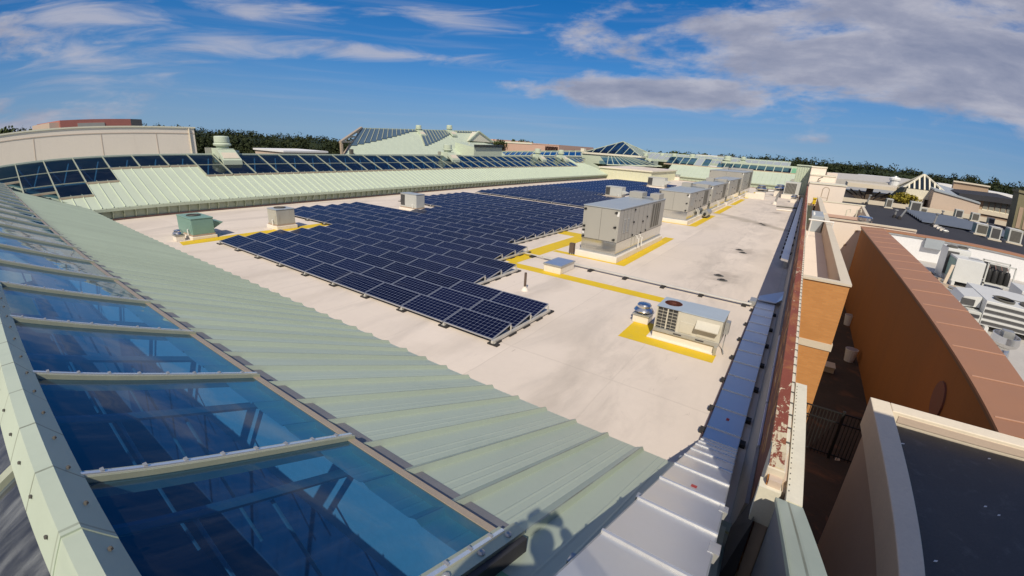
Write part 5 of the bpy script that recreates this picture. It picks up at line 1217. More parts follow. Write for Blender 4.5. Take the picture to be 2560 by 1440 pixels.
# big white-green roofed hall
BH = thing('white_roof_hall', 'big pale hipped hall roof with jagged blue glass patches and two vents', 'building', (-80, 75, 0))
hx = -84
def H_(px, py, x): return P(px, py, x=x)
ex = -72.0; hrx = -80.0
rl, rr_ = H_(903, 321, hrx), H_(1198, 329, hrx); el_, er_ = H_(862, 385, ex), H_(1264, 388, ex)
ey0, ey1, ez = el_[1], er_[1], 2.3
def hs(f, g):  # point on the hall slope: f along, g up
    return (el_*(1-f)+er_*f)*(1-g) + (rl*(1-f)+rr_*f)*g
mh = M()
for i in range(30): mh.quad(hs(i/30, 0), hs((i+1)/30, 0), hs((i+1)/30, 1), hs(i/30, 1))
mh.build('roof', 'green_metal_light', BH)
M().quad(hs(0, 1), hs(1, 1), np.array([-104, hs(1, 1)[1]*1.27, 2.2]), np.array([-104, hs(0, 1)[1]*1.28, 2.2])).build('back_slope', 'green_metal_light', BH)
def patch(cells, f0, f1, lift=.12):
    mb = M(); gb = M(); nrm = np.array([SL, 0, 1])*lift
    for fa, fb_, g0, g1 in cells:
        mb.quad(hs(fa, g0)+nrm, hs(fb_, g0)+nrm, hs(fb_, g1)+nrm, hs(fa, g1)+nrm); gb.bar(hs(fa, g0)+nrm, hs(fa, g1)+nrm, .12, .14)
    mb.build('glass_patch', 'unit_top' if False else 'hall_glass', BH); stuff(gb.build('glazing_bars', 'mullion_metal', BH))
pm('hall_glass', (.09, .14, .19), .22, var=.08, vs=.3, spec=.6)
n_ = 12; patch([(i*.030, (i+1)*.030, min(.97, .30+.055*i), 1.0) for i in range(n_)], 0, 1)
patch([(.36+.0275*i, .36+.0275*(i+1), .92, 1.0) for i in range(2)], 0, 1)
patch([(.415+.026*i, .415+.026*(i+1), min(.97, .34+.055*i), 1.0) for i in range(12)], 0, 1)
patch([(.75+.027*i, .75+.027*(i+1), .93, 1.0) for i in range(8)], 0, 1)
M().bar(hs(-.001, 1)+[0, 0, .0], hs(1.0, 1), .3, .2).build('ridge_cap', 'green_metal', BH)
# left end: open steel frame
fr_ = M(); A_ = hs(0, 1); B_ = hs(0, 0); Lp = H_(850, 358, ex); Lz = np.array([ex, Lp[1], ez-1])
for g in (.42, .62, .80):
    q = hs(0, g); u_ = (A_[2]-q[2])/(A_[2]-Lp[2])
    if u_ < 1: fr_.bar(q, A_*(1-u_)+Lp*u_, .35, .3)
fr_.bar(A_, Lp, .45, .4); fr_.bar(Lp, Lz, .45, .4, up=(0, 1, 0)); fr_.bar(hs(0, .5), Lz, .35, .3)
fr_.build('end_frame', 'tan_metal', BH)
M().add([hs(0, 0)-[0, .05, 0], Lz, hs(0, .9)-[0, .4, .6]], [(0, 1, 2)]).build('end_glass', 'interior_dark', BH)
M().hexa([(ex-3, ey0+2, -6), (ex, ey0, -6), (ex, ey1, -6), (ex-3, ey1+3, -6), (ex-3, ey0+2, ez-.3), (ex, ey0, ez-.2), (ex, ey1, ez-.2), (ex-3, ey1+3, ez-.3)]).build('wall', 'cream_metal', BH)
# dormer gable on the right end
g0 = H_(1172, 352, -75.5); g1 = H_(1196, 329, -75.5); g2 = H_(1232, 356, -75.5)
M().slab([g0, g2, g1], (-5, 3, 0)).build('gable', 'cream_metal', BH)
M().bar(g0+[.1, 0, 0], g1+[.1, 0, 0], .35, .3).build('gable_trim', 'green_metal_light', BH); M().bar(g1+[.1, 0, 0], g2+[.1, 0, 0], .35, .3).build('gable_trim', 'green_metal_light', BH)
M().tube([H_(1172, 354, ex+.3), H_(1178, 388, ex+.3)], .10, 6).build('downpipe', 'cream_metal', BH)
s0 = H_(1185, 368, ex+4); s1 = H_(1255, 369, ex+4); M().hexa([s0-[0, 0, 4], s1-[0, 0, 4], s1-[6, 0, 4], s0-[6, 0, 4], s0, s1, s1-[6, 0, -1.0], s0-[6, 0, -1.0]]).build('porch', 'green_metal_light', BH); M().bar(s0+[.2, 0, .05], s1+[.2, 0, .05], .4, .6).build('porch_glass', 'glass_dark', BH)
M().box(ex-.1, ex+.5, H_(873, 380, ex)[1], H_(879, 380, ex)[1], 2, H_(876, 372, ex)[2]).build('duct', 'louver_dark', BH)
for (px, py, tp, lb) in ((1046, 331, 312, 'left one of two small vents on the big pale hall ridge'), (1123, 331, 312, 'right one of two small vents on the big pale hall ridge')):
    b_ = P(px, py, x=-79.7); t_ = P(px, tp, x=-79.7); mushroom(b_, (t_[2]-b_[2])/1.45, lb, group='vents on the hall ridge')
# store with the name sign
NS = thing('sign_store', 'peach coloured flat roofed store with dark shop name letters', 'building', (-110, 210, -6))
ny_ = 190.0
n0 = P(1212, 356, y=ny_); n1 = P(1398, 362, y=ny_); nm_ = P(1330, 358, y=ny_)
dx = n1[0]-nm_[0]
M().box(nm_[0], n1[0], ny_, ny_+40, -6, n1[2]).build('wall', 'peach_stucco', NS)
M().box(n0[0]-12, nm_[0]-.01, ny_+.5, ny_+40, -6, nm_[2]+.15).build('wall', 'peach_stucco', NS); M().box(n0[0]-12, nm_[0]-.01, ny_+.3, ny_+.48, nm_[2]-.5, nm_[2]+.35).build('coping', 'cream_metal', NS)
M().box(n0[0]-25, n0[0]+3, ny_+6, ny_+40, -6, n0[2]+2.0).build('wall', 'peach_stucco', NS)
M().box(nm_[0], n1[0]+.2, ny_-.15, ny_, n1[2]-.3, n1[2]+.05).build('coping', 'peach_stucco', NS)
cu_ = bpy.data.curves.new('letters', 'FONT'); cu_.body = 'NORDSTROM'; cu_.extrude = .12; cu_.offset = .05
l0 = P(1364, 374, y=ny_); l1 = P(1395, 374, y=ny_)
cu_.size = 1.0
to = bpy.data.objects.new('letters_src', cu_); COL.objects.link(to)
dg = bpy.context.evaluated_depsgraph_get(); me = bpy.data.meshes.new_from_object(to.evaluated_get(dg)); bpy.data.objects.remove(to)
xs = [v.co.x for v in me.vertices]; ysv = [v.co.y for v in me.vertices]; wd_ = max(xs)-min(xs); hh_ = max(ysv)-min(ysv)
SX = (l1[0]-l0[0])/wd_; HZ = P(1380, 365, y=ny_)[2]-P(1380, 375.5, y=ny_)[2]; SZ = HZ/hh_
for v in me.vertices: v.co = Vector(((v.co.x-min(xs))*SX, -v.co.z*1.5, v.co.y*SZ))
me.materials.clear(); me.materials.append(MAT['sign_letters']); me.name = 'sign_letters'
so_ = bpy.data.objects.new('sign_letters', me); COL.objects.link(so_); so_.parent = NS
so_.location = Vector((l0[0], ny_-.35, P(1380, 375.5, y=ny_)[2])) - NS.location
# white box and pale bits on the far skyline
t = thing('penthouse_box', 'bright white box on the far roofs left of the tallest air handler', 'roof box', P(1785, 400, y=150))
wa, wb = P(1742, 396, y=150), P(1826, 400, y=150); M().box(wa[0], wb[0], 150, 165, 0, wa[2]+1.0).build('wall', 'white_membrane', t); M().box(wa[0]-.2, wb[0]+.2, 149.8, 165, wa[2]+1.0, wa[2]+1.3).build('coping', 'white_label', t)
for px in (1772, 1803): p = P(px, 394, y=149.9); M().box(p[0]-.9, p[0]+.9, 149.6, 149.79, p[2]-.8, p[2]+.6).build('vent', 'unit_grey', t)
t = thing('low_building', 'thin pale roof line of a distant building before the dark forest', 'building', P(760, 384, x=-150)); pa, pb_ = P(710, 382, x=-150), P(815, 383, x=-150)
M().box(-170, -150, pa[1], pb_[1], -6, pa[2]+.2).build('wall', 'beige_stucco', t); M().box(-170.5, -149.5, pa[1]-.5, pb_[1]+.5, pa[2]+.2, pa[2]+.8).build('roof', 'white_membrane', t)

# ================================================================== FAR RIGHT: GREEN TOWER, STEPPED BLOCKS, BLACK ROOF
TG = thing('green_tower', 'pale green ribbed metal tower block at the end of the parapet', 'roof box', (-.8, 96, 0))
g_l, g_r = P(1994, 412, y=90), P(2028, 414, y=90)
pb = M().box(g_l[0], g_r[0]+.1, 90, 100, 0, g_l[2]-.12)
for i in range(6): x = g_l[0]+.12+.36*i; pb.box(x, x+.05, 89.93, 90, .1, g_l[2]-.2)
pb.build('wall', 'green_metal_light', TG); M().box(g_l[0]-.1, g_r[0]+.2, 89.8, 100, g_l[2]-.118, g_l[2]+.04).build('coping', 'green_metal_light', TG)
M().box(g_l[0]-.02, .36, 84, 90, 0, .42).build('base', 'tan_metal', TG)
SB = thing('stepped_block', 'pale beige stepped stucco blocks with ladder hoop beside the green tower', 'building', (1.5, 84, 0))
b1 = P(2028, 415, y=86); b2 = P(2068, 416, y=86)
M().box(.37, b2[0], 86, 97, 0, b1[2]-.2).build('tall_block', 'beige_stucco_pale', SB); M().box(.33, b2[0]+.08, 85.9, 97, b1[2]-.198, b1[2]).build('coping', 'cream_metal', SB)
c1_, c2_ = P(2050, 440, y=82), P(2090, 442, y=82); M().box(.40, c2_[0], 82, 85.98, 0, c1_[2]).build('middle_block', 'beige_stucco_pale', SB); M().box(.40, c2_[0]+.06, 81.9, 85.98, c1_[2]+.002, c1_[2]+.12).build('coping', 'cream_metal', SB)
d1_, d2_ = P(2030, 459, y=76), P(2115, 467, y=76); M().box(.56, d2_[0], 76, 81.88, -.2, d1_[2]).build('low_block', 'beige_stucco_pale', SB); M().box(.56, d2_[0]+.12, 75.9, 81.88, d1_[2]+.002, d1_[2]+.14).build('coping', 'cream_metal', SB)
M().box(.6, d2_[0]-.05, 75.93, 75.998, -.2, .12).build('base', 'tan_brick', SB)
e_a, e_b = P(2095, 431, y=93), P(2068, 432, y=93); M().box(e_b[0], e_a[0], 93, 99, 0, e_b[2]).build('rear_block', 'beige_stucco_pale', SB)
h0, h1 = P(2051, 495, y=74), P(2068, 495, y=74); ht = P(2060, 468, y=74)
hoop = [(h0[0], 74, 0)] + [((h0[0]+h1[0])/2-(h1[0]-h0[0])/2*math.cos(a), 74, ht[2]-(h1[0]-h0[0])/2+(h1[0]-h0[0])/2*math.sin(a)) for a in np.linspace(0, math.pi, 11)] + [(h1[0], 74, 0)]
t = thing('ladder_hoop', 'brown arched ladder rail standing in front of the stepped blocks', 'ladder', (1.8, 74, 0)); M().tube(hoop, .06, 6).build('rail', 'tan_metal', t); lm = M()
for z in (.4, .8, 1.2): M().tube([(h0[0], 74, z), (h1[0], 74, z)], .04, 6).build('rung', 'tan_metal', t)
q_ = P(2047, 452, y=81.5); t = thing('roof_pipe', 'bent dark pipe with fitting on the middle stepped block', 'pipe', q_); M().tube([q_+[-.3, 0, -.6], q_+[-.1, 0, .3], q_+[.4, 0, .6]], .08, 6).build('pipe', 'louver_dark', t); M().box(q_[0]-.45, q_[0]-.1, 81.3, 81.7, q_[2]-.95, q_[2]-.5).build('fitting', 'pipe_brown', t)
q_ = P(2037, 502, z=.0); t = thing('tool_box', 'yellow box on the strip roof at the foot of the stepped blocks', 'box', (q_[0], 62, 0)); p1, p2 = P(2030, 510, y=62), P(2041, 498, y=62); M().box(p1[0], p2[0], 62, 63, p1[2], p2[2]).build('box', 'yellow_paint', t); M().box(p1[0]+.1, p2[0]-.1, 62.1, 62.9, .002, p1[2]-.002).build('stand', 'pipe_brown', t); M().box(p1[0]-.05, p2[0]+.05, 61.9, 63, p2[2]+.002, p2[2]+.1).build('lid', 'yellow_paint', t)
# U shaped parapet round the lower terrace
UT = thing('terrace_parapet', 'cream U shaped parapet with orange brick band standing on the black roof', 'parapet', (4, 62, -.5))
u0, u1 = P(2065, 505, y=72), P(2160, 515, y=72)
f0, f1 = P(2078, 535, y=60), P(2180, 541, y=60)
M().box(2.3, u1[0], 72, 72.4, -2.9, u0[2]).build('back_wall', 'beige_stucco_pale', UT); M().box(2.25, u1[0]+.1, 71.95, 72.45, u0[2]+.002, u0[2]+.12).build('coping', 'cream_metal', UT)
M().box(2.35, f1[0], 60, 60.3, -2.9, f0[2]-.35).build('front_wall', 'red_brick', UT); M().box(2.3, f1[0]-.02, 59.9, 59.998, -.5, -.12).build('base_band', 'flash_grey', UT); M().box(2.3, f1[0]+.1, 59.92, 60.38, f0[2]-.348, f0[2]-.05).build('coping', 'peach_stucco', UT)
M().hexa([(f1[0]-.3, 60.31, -.5), (f1[0], 60.31, -.5), (u1[0], 71.99, -.5), (u1[0]-.3, 71.99, -.5), (f1[0]-.3, 60.31, f0[2]-.05), (f1[0], 60.31, f0[2]-.05), (u1[0], 71.99, u0[2]-.02), (u1[0]-.3, 71.99, u0[2]-.02)]).build('side_wall', 'beige_coping', UT)
M().box(1.9, 2.28, 49.3, 74, -.5, 1.15).build('left_wall', 'beige_stucco', UT); M().box(1.85, 2.33, 49.3, 74, 1.152, 1.26).build('coping', 'beige_coping', UT)
for px in (2117, 2143): p = P(px, 525, y=66); M().tube([p+[0, 0, -1.4], p+[0, 0, .0], p+[.35, 0, .12], p+[.4, 0, -.25]], .07, 6).build('gooseneck', 'cream_metal', UT)
M().box(2.3, u1[0]-.02, 60.31, 71.99, -2.9, -2.8).build('floor', 'membrane', UT)
# black roof deck
ux = u1[0]
rt = M().box(1.9, 60, 50.4, 60.3, -1.2, -.52); rt.box(ux, 60, 60.3, 72.4, -1.2, -.52); rt.box(1.9, 60, 72.4, 101, -1.2, -.52)
structure(rt.build('roof_terrace', 'black_roof'))
kb = thing('roof_kerb', 'pale low kerb along the far edge of the black roof', 'kerb', (20, 100, -.5))
M().box(5.0, 60, 99.6, 100.2, -.52, .2).build('kerb', 'beige_coping', kb)
M().box(4.4, 5.6, 98.0, 99.59, -.52, .35).build('kerb_step', 'beige_coping', kb)
def blackunit(px, py, w_, d, h, label, dark='x', mat='condenser', lowleg=False):
    p = P(px, py, z=-.5)
    if p[1] > 95: p = P(px, py, y=95.0); p[2] = -.5
    t = thing('condenser', label, 'condenser', p)
    if p[1] > 90: w_, d, h = w_*.62, d*.62, h*.60
    elif p[1] > 68: w_, d, h = w_*.8, d*.8, h*.8
    x0, x1, y0, y1 = p[0], p[0]+w_, p[1], p[1]+d
    M().box(x0-.15, x1+.2, y0-.15, y1+.1, -.515, -.38).build('curb', 'beige_coping', t)
    M().box(x0, x1, y0, y1, -.375, -.38+h).build('cabinet', mat, t, bevel=.02)
    M().box(x0-.03, x1+.03, y0-.03, y1+.03, -.378+h, -.33+h).build('lid', 'condenser_light', t)
    M().box(x0+.12*w_, x1-.12*w_, y0-.03, y0-.002, -.25, -.5+h).build('grille', 'coil_dark' if dark == 'y' else 'louver_dark', t)
    M().box(x0-.025, x0-.002, y0+.1*d, y1-.1*d, -.25, -.5+h).build('side_grille', 'unit_teal', t)
    return t
blackunit(2213, 512, 1.5, 2.2, 2.3, 'small pale green condenser standing alone on the left of the black roof')
blackunit(2275, 515, 2.6, 2.6, 2.4, 'open framed white unit beside the yellow tree', 'y')
blackunit(2302, 520, 1.6, 1.6, 1.1, 'low white square unit right of the open framed unit')
blackunit(2390, 527, 1.9, 2.0, 2.1, 'grey grilled condenser by the pale wall base', 'y')
blackunit(2428, 547, 2.0, 2.0, 2.0, 'grey grilled condenser with green shaded side, middle of the right row')
blackunit(2470, 556, 1.7, 1.7, 1.5, 'smaller grey grilled condenser in the right row', 'y')
blackunit(2436, 585, 1.9, 2.2, 1.5, 'dark low unit with shiny white top behind the brown coping')
blackunit(2472, 598, 1.6, 1.6, 1.7, 'square brown grilled unit right behind the brown coping', 'y')
blackunit(2518, 606, 2.2, 2.2, 1.9, 'large pale condenser at the right edge behind the brown coping')
blackunit(2540, 572, 2.6, 2.0, 1.2, 'low grey unit at the far right of the black roof')
for (px, py, tp, lb, lean) in ((2234, 544, 526, 'short grey vent pipe on the black roof', .05), (2246, 548, 518, 'leaning tall grey vent pipe on the black roof', .6), (2164, 511, 488, 'slim pale pipe before the brown timber props', .3), (2330, 566, 534, 'tall grey vent pipe before the second solar array', .2), (2353, 540, 528, 'small grey vent pipe above the second solar array', .05)):
    p = P(px, py, z=-.5); q = P(px, tp, y=p[1]); t = thing('vent_pipe', lb, 'vent pipe', p)
    M().tube([p, [p[0]+lean, p[1], q[2]]], .12, 8).build('pipe', 'galv_dull', t); M().lathe([(.28, 0), (.22, .3), (.13, .42)], p, 10).build('boot', 'pad_black', t); M().lathe([(.2, -.05), (.24, 0), (.24, .12), (.05, .16)], (p[0]+lean, p[1], q[2]), 10).build('cap', 'galv_dull', t)
A2 = thing('solar_array', 'sawtooth edged grey blue solar array on the black roof', 'solar array', P(2330, 560, z=-.5))
al, bl_, cl_, dl_ = P(2268, 531, z=-.3), P(2310, 558, z=-.3), P(2418, 575, z=-.3), P(2405, 552, z=-.3)
for i in range(8):
    f = i/8; p = al*(1-f)+bl_*f; wdt = (12 if i > 3 else 7+1.2*i)
    q = M(); q.hexa([(p[0], p[1], -.36), (p[0]+wdt, p[1], -.36), (p[0]+wdt, p[1]+1.55, -.02), (p[0], p[1]+1.55, -.02), (p[0], p[1], -.30), (p[0]+wdt, p[1], -.30), (p[0]+wdt, p[1]+1.55, .04), (p[0], p[1]+1.55, .04)]); ro = q .build('panel_row', 'dull_panel', A2)
    M().hexa([(p[0]+.1, p[1]+1.40, -.5), (p[0]+wdt, p[1]+1.40, -.5), (p[0]+wdt, p[1]+1.5, -.5), (p[0]+.1, p[1]+1.5, -.5), (p[0]+.1, p[1]+1.40, -.06), (p[0]+wdt, p[1]+1.40, -.06), (p[0]+wdt, p[1]+1.5, -.06), (p[0]+.1, p[1]+1.5, -.06)]).build('support', 'pad_black', ro)
for i in range(4):
    p = P(2338+8*i, 568+4.5*i, z=-.5); t = thing('roof_block', ['pale little block below the second solar array, first from left', 'pale little block below the second solar array, second from left', 'pale little block below the second solar array, third from left', 'bright shiny little block nearest the brown coping'][i], 'block', p)
    M().box(p[0]-.3, p[0]+.3, p[1]-.25, p[1]+.25, -.515, -.25).build('block', 'curb_white' if i < 3 else 'alu_spun', t, bevel=.03); M().box(p[0]-.2, p[0]+.2, p[1]-.15, p[1]+.15, -.248, -.15).build('cap', 'galv_dull', t)
# pale far buildings beyond the black roof
FB = thing('far_mall', 'long low mall building with beige walls beyond the black roof', 'building', (20, 108, -6))
fa, fb2 = P(2100, 490, y=106), P(2380, 503, y=106)
M().box(6, 34, 106, 130, -6, 1.2).build('wall', 'beige_stucco_pale', FB); M().box(5.8, 34.2, 105.8, 106.0, .9, 1.35).build('coping', 'cream_metal', FB); M().box(5.8, 34.2, 105.7, 105.99, -1.0, -.6).build('coping', 'beige_coping', FB)
M().box(6, 34, 106.0, 130, 1.202, 1.3).build('roof', 'unit_grey', FB)
for (px, py) in ((2365, 494), (2385, 497)): p = P(px, py, y=105.9); M().box(p[0]-1.0, p[0]+1.0, 105.88, 105.999, p[2]-.7, p[2]+.8).build('window', 'window_pane', FB)
for (px, py) in ((2450, 503), (2461, 504), (2472, 506), (2484, 508), (2497, 510)): p = P(px, py, y=105.9); M().tube([p, p+[.15, -.25, .25]], .06, 6).build('scupper', 'beige_coping', FB) if False else None
WL = thing('white_roof_strip', 'bright white roof parapets of the distant stores', 'building', (20, 170, -6))
for (xa, ya_, xb, yb_, hh) in ((2082, 435, 2162, 440, 9), (2152, 437, 2282, 450, 8)):
    a_, b_ = P(xa, ya_, y=170), P(xb, yb_, y=170); zb_ = a_[2]-P(xa, ya_+hh, y=170)[2]
    M().hexa([a_-[0, 0, 9], b_-[0, 0, 9], b_+[0, 12, -9], a_+[0, 12, -9], a_, b_, b_+[0, 12, 0], a_+[0, 12, 0]]).build('parapet', 'white_membrane', WL)
a_, b_ = P(2085, 446, y=150), P(2300, 466, y=150); M().hexa([a_-[0, 0, 6], b_-[0, 0, 6], b_+[0, 18, -6], a_+[0, 18, -6], a_, b_, b_+[0, 18, 1.3], a_+[0, 18, 1.3]]).build('roof', 'grey_white_roof', WL)
a_, b_ = P(2345, 458, y=168), P(2385, 463, y=168); M().hexa([a_-[0, 0, 9], b_-[0, 0, 9], b_+[0, 9, -9], a_+[0, 9, -9], a_, b_, b_+[0, 9, 0], a_+[0, 9, 0]]).build('parapet', 'white_membrane', WL)
a_, b_ = P(2472, 477, y=150), P(2542, 490, y=150); M().hexa([a_-[0, 0, 9], b_-[0, 0, 9], b_+[0, 9, -9], a_+[0, 9, -9], a_, b_, b_+[0, 9, 0], a_+[0, 9, 0]]).build('parapet', 'white_membrane', WL)
v_ = P(2234, 458, y=150); t = thing('roof_exhaust', 'bright drum vent on the distant grey roof left of the bare pyramid', 'roof exhaust', v_); M().lathe([(1.1, -1), (1.1, .6), (1.3, .7), (1.3, 1.2), (.9, 1.5)], v_, 14).build('drum', 'white_label', t); M().lathe([(.6, 1.5), (.5, 1.8)], v_, 10).build('cap', 'galv_dull', t)
# flat canopy on tree-like props
CN = thing('entrance_canopy', 'flat beige entrance canopy carried on dark branching timber props', 'canopy', (9.5, 103, -6))
k0, k1 = P(2119, 456, y=103), P(2241, 468, y=103); kz0, kz1 = k0[2], P(2232, 471, y=103)[2]
M().hexa([(k0[0], 103, k0[2]-.75), (k1[0], 103, k1[2]-.75), (k1[0]+1, 109, k1[2]-.7), (k0[0], 109, k0[2]-.7), (k0[0], 103, k0[2]), (k1[0], 103, k1[2]-.15), (k1[0]+1, 109, k1[2]+.05), (k0[0], 109, k0[2]+.1)]).build('slab', 'beige_coping', CN)
st = P(2168, 498, y=104); cx_ = st[0]; M().box(cx_-.5, cx_+.5, 104, 105.2, -6, st[2]+2.6).build('post', 'trunk', CN)
for dx_ in (-4.5, -3.2, -1.8, 1.8, 3.4, 5.0): M().bar((cx_+.15*dx_, 104.3, st[2]-.6), (cx_+dx_, 104.6, k0[2]-1.25), .22, .22).build('prop', 'trunk', CN)
M().box(cx_+3.5, cx_+6.5, 104, 105, k0[2]-2.3, k0[2]-1.35).build('beam', 'trunk', CN)
# open pyramid skylight
PG = thing('pyramid_skylight', 'pyramid skylight with bold cream bars and dark glass, far right', 'skylight', (17, 98, 0))
p0, p1, pa_ = P(2258, 470, y=104), P(2361, 482, y=104), P(2307, 441, y=108)
bz = (p0[2]+p1[2])/2-.0
base_l, base_r = p0[0], p1[0]; D_ = base_r-base_l
A_ = np.array([pa_[0], 104+D_/2, pa_[2]+.25]); cs = [np.array([base_l, 104, p0[2]]), np.array([base_r, 104, p1[2]]), np.array([base_r, 104+D_, p1[2]]), np.array([base_l, 104+D_, p0[2]])]
for i in range(4): M().add([cs[i], cs[(i+1) % 4], A_], [(0, 1, 2)]).build('glass_face', 'glass_dark', PG)
for i in range(4): M().bar(cs[i], A_, .32, .22).build('hip_bar', 'cream_metal', PG)
for j in range(1, 8):
    f = j/8; q = cs[0]*(1-f)+cs[1]*f; M().bar(q-[0, .1, 0], q+(A_-(cs[0]+cs[1])/2)*(1-abs(2*f-1))-[0, .1, 0], .26, .16).build('glazing_bar', 'cream_metal', PG)
M().hexa([cs[0]-[.4, .4, 1.6], cs[1]+[.6, -.4, -1.6], cs[2]+[.6, 0, -1.6], cs[3]-[.4, 0, 1.6], cs[0]-[.4, .4, .02], cs[1]+[.6, -.4, -.02], cs[2]+[.6, 0, -.02], cs[3]-[.4, 0, .02]]).build('base', 'cream_metal', PG)
M().hexa([cs[0]-[1.0, .9, 3.0], cs[1]+[-3, -.9, -3.0], cs[1]+[-3, .5, -3.0], cs[0]-[1.0, -.5, 3.0], cs[0]-[1.0, .9, 1.7], cs[1]+[-3, -.9, -1.7], cs[1]+[-3, .5, -1.7], cs[0]-[1.0, -.5, 1.7]]).build('cornice', 'beige_coping', PG)
M().box(base_l-.9, base_r+6, 104.2, 120, -6, bz-3.0).build('wall', 'beige_stucco', PG)
dk = P(2240, 480, y=102); M().hexa([(dk[0]-1.0, 102.5, dk[2]-1.0), (dk[0]+.8, 102.5, dk[2]-1.0), (dk[0]+1.5, 103, dk[2]-1.0), (dk[0], 103, dk[2]-1.0), (dk[0]+.4, 102.5, dk[2]+.9), (dk[0]+1.2, 102.5, dk[2]+1.0), (dk[0]+1.6, 103, dk[2]+1.0), (dk[0]+.9, 103, dk[2]+.9)]).build('end_bracket', 'glass_dark', PG)
# arched facade and long lower blocks
AF = thing('arched_store', 'tan store front with a dark arch in its flat parapet', 'building', (27, 125, -6))
a0, a1_ = P(2385, 455, y=125), P(2473, 468, y=125); a_b = P(2385, 480, y=125)[2]; W_ = a1_[0]-a0[0]
arc = [(a0[0], 125, -6), (a0[0], 125, a0[2]), (a1_[0], 125, a1_[2]), (a1_[0], 125, -6)]
ac = P(2427, 482, y=125); ar = W_*.20
poly = [(a0[0], 125, -6), (a0[0], 125, a0[2]), (a1_[0], 125, a1_[2]), (a1_[0], 125, -6), (ac[0]+ar, 125, -6)] + [(ac[0]+ar*math.cos(a), 125, ac[2]-.6+ar*.72*math.sin(a)) for a in np.linspace(0, math.pi, 13)] + [(ac[0]-ar, 125, -6)]
m_ = M(); m_.slab(poly, (0, 1.0, 0)); me_ = m_.build('wall', 'tan_brick', AF)
M().box(ac[0]-ar-.3, ac[0]+ar+.3, 126.5, 127, -6, ac[2]+ar).build('arch_glass', 'glass_dark', AF)
M().bar((a0[0]-.2, 124.9, a0[2]), (a1_[0]+.2, 124.9, a1_[2]), .5, .3).build('coping', 'beige_coping', AF)
LB = thing('long_block', 'beige low block with a row of large pale windows on the far right', 'building', (30, 104, -6))
l0, l1 = P(2448, 505, y=103), P(2538, 522, y=103)
e0, e1 = P(2395, 482, y=103), P(2545, 500, y=103)
M().hexa([(l0[0], 103, -6), (l1[0], 103, -6), (l1[0], 114, -6), (l0[0], 114, -6), (l0[0], 103, P(2452, 492, y=103)[2]), (l1[0], 103, e1[2]-.2), (l1[0], 114, e1[2]-.2), (l0[0], 114, P(2452, 492, y=103)[2])]).build('wall', 'tan_brick', LB)
M().hexa([(l0[0]-.1, 102.7, l0[2]-1.9), (l1[0], 102.7, l1[2]-1.9), (l1[0], 102.99, l1[2]-1.9), (l0[0]-.1, 102.99, l0[2]-1.9), (l0[0]-.1, 102.7, l0[2]-1.2), (l1[0], 102.7, l1[2]-1.2), (l1[0], 102.99, l1[2]-1.2), (l0[0]-.1, 102.99, l0[2]-1.2)]).build('sill_band', 'beige_coping', LB)
for i in range(5):
    f0_, f1_ = .12+.165*i, .12+.165*i+.13; xa, xb = l0[0]*(1-f0_)+l1[0]*f0_, l0[0]*(1-f1_)+l1[0]*f1_; za = l0[2]*(1-f0_)+l1[2]*f0_
    wn = M().box(xa, xb, 102.86, 102.995, za-1.0, za+.75).build('window', 'window_pane', LB); M().box(xa-.08, xb+.08, 102.8, 102.985, za-1.19, za-1.02).build('sill', 'cream_metal', wn)
M().hexa([(e0[0], 102, e0[2]-.9), (e1[0], 102, e1[2]-.9), (e1[0], 116, e1[2]-.3), (e0[0], 116, e0[2]-.3), (e0[0], 102, e0[2]), (e1[0], 102, e1[2]), (e1[0], 116, e1[2]+.2), (e0[0], 116, e0[2]+.2)]).build('roof', 'black_roof', LB)
LW = thing('curved_front', 'low curved beige shop front with grey roof between the pyramid and the windows', 'building', (24, 101, -6))
c0_, c1_ = P(2395, 497, y=101), P(2450, 512, y=101)
M().hexa([(c0_[0]-4, 101, -6), (c1_[0], 101, -6), (c1_[0], 112, -6), (c0_[0]-4, 112, -6), (c0_[0]-4, 101, c0_[2]+.7), (c1_[0], 101, c1_[2]+.1), (c1_[0], 112, c1_[2]+.4), (c0_[0]-4, 112, c0_[2]+.9)]).build('wall', 'beige_stucco', LW)
M().hexa([(c0_[0]-4, 100.8, c0_[2]+.71), (c1_[0], 100.8, c1_[2]+.11), (c1_[0], 116, c1_[2]+1.0), (c0_[0]-4, 116, c0_[2]+1.6), (c0_[0]-4, 100.8, c0_[2]+.95), (c1_[0], 100.8, c1_[2]+.35), (c1_[0], 116, c1_[2]+1.5), (c0_[0]-4, 116, c0_[2]+2.2)]).build('roof', 'unit_top', LW)
OB = thing('olive_block', 'tall olive brown masonry block at the right edge beyond the condensers', 'building', (36, 90, -6))
o0, o1 = P(2546, 500, y=90), P(2560, 505, y=90)
M().box(o0[0], o0[0]+9, 90, 93, -6, P(2545, 480, y=90)[2]).build('wall', 'olive_brick', OB)
for i in range(4): M().box(o0[0]+.5+1.1*i, o0[0]+1.2+1.1*i, 89.9, 89.998, .2, 3.4).build('pilaster', 'tan_brick', OB)
M().box(o0[0]-.2, o0[0]+9.2, 89.8, 93.2, P(2545, 480, y=90)[2]+.002, P(2545, 480, y=90)[2]+.4).build('coping', 'olive_brick', OB)

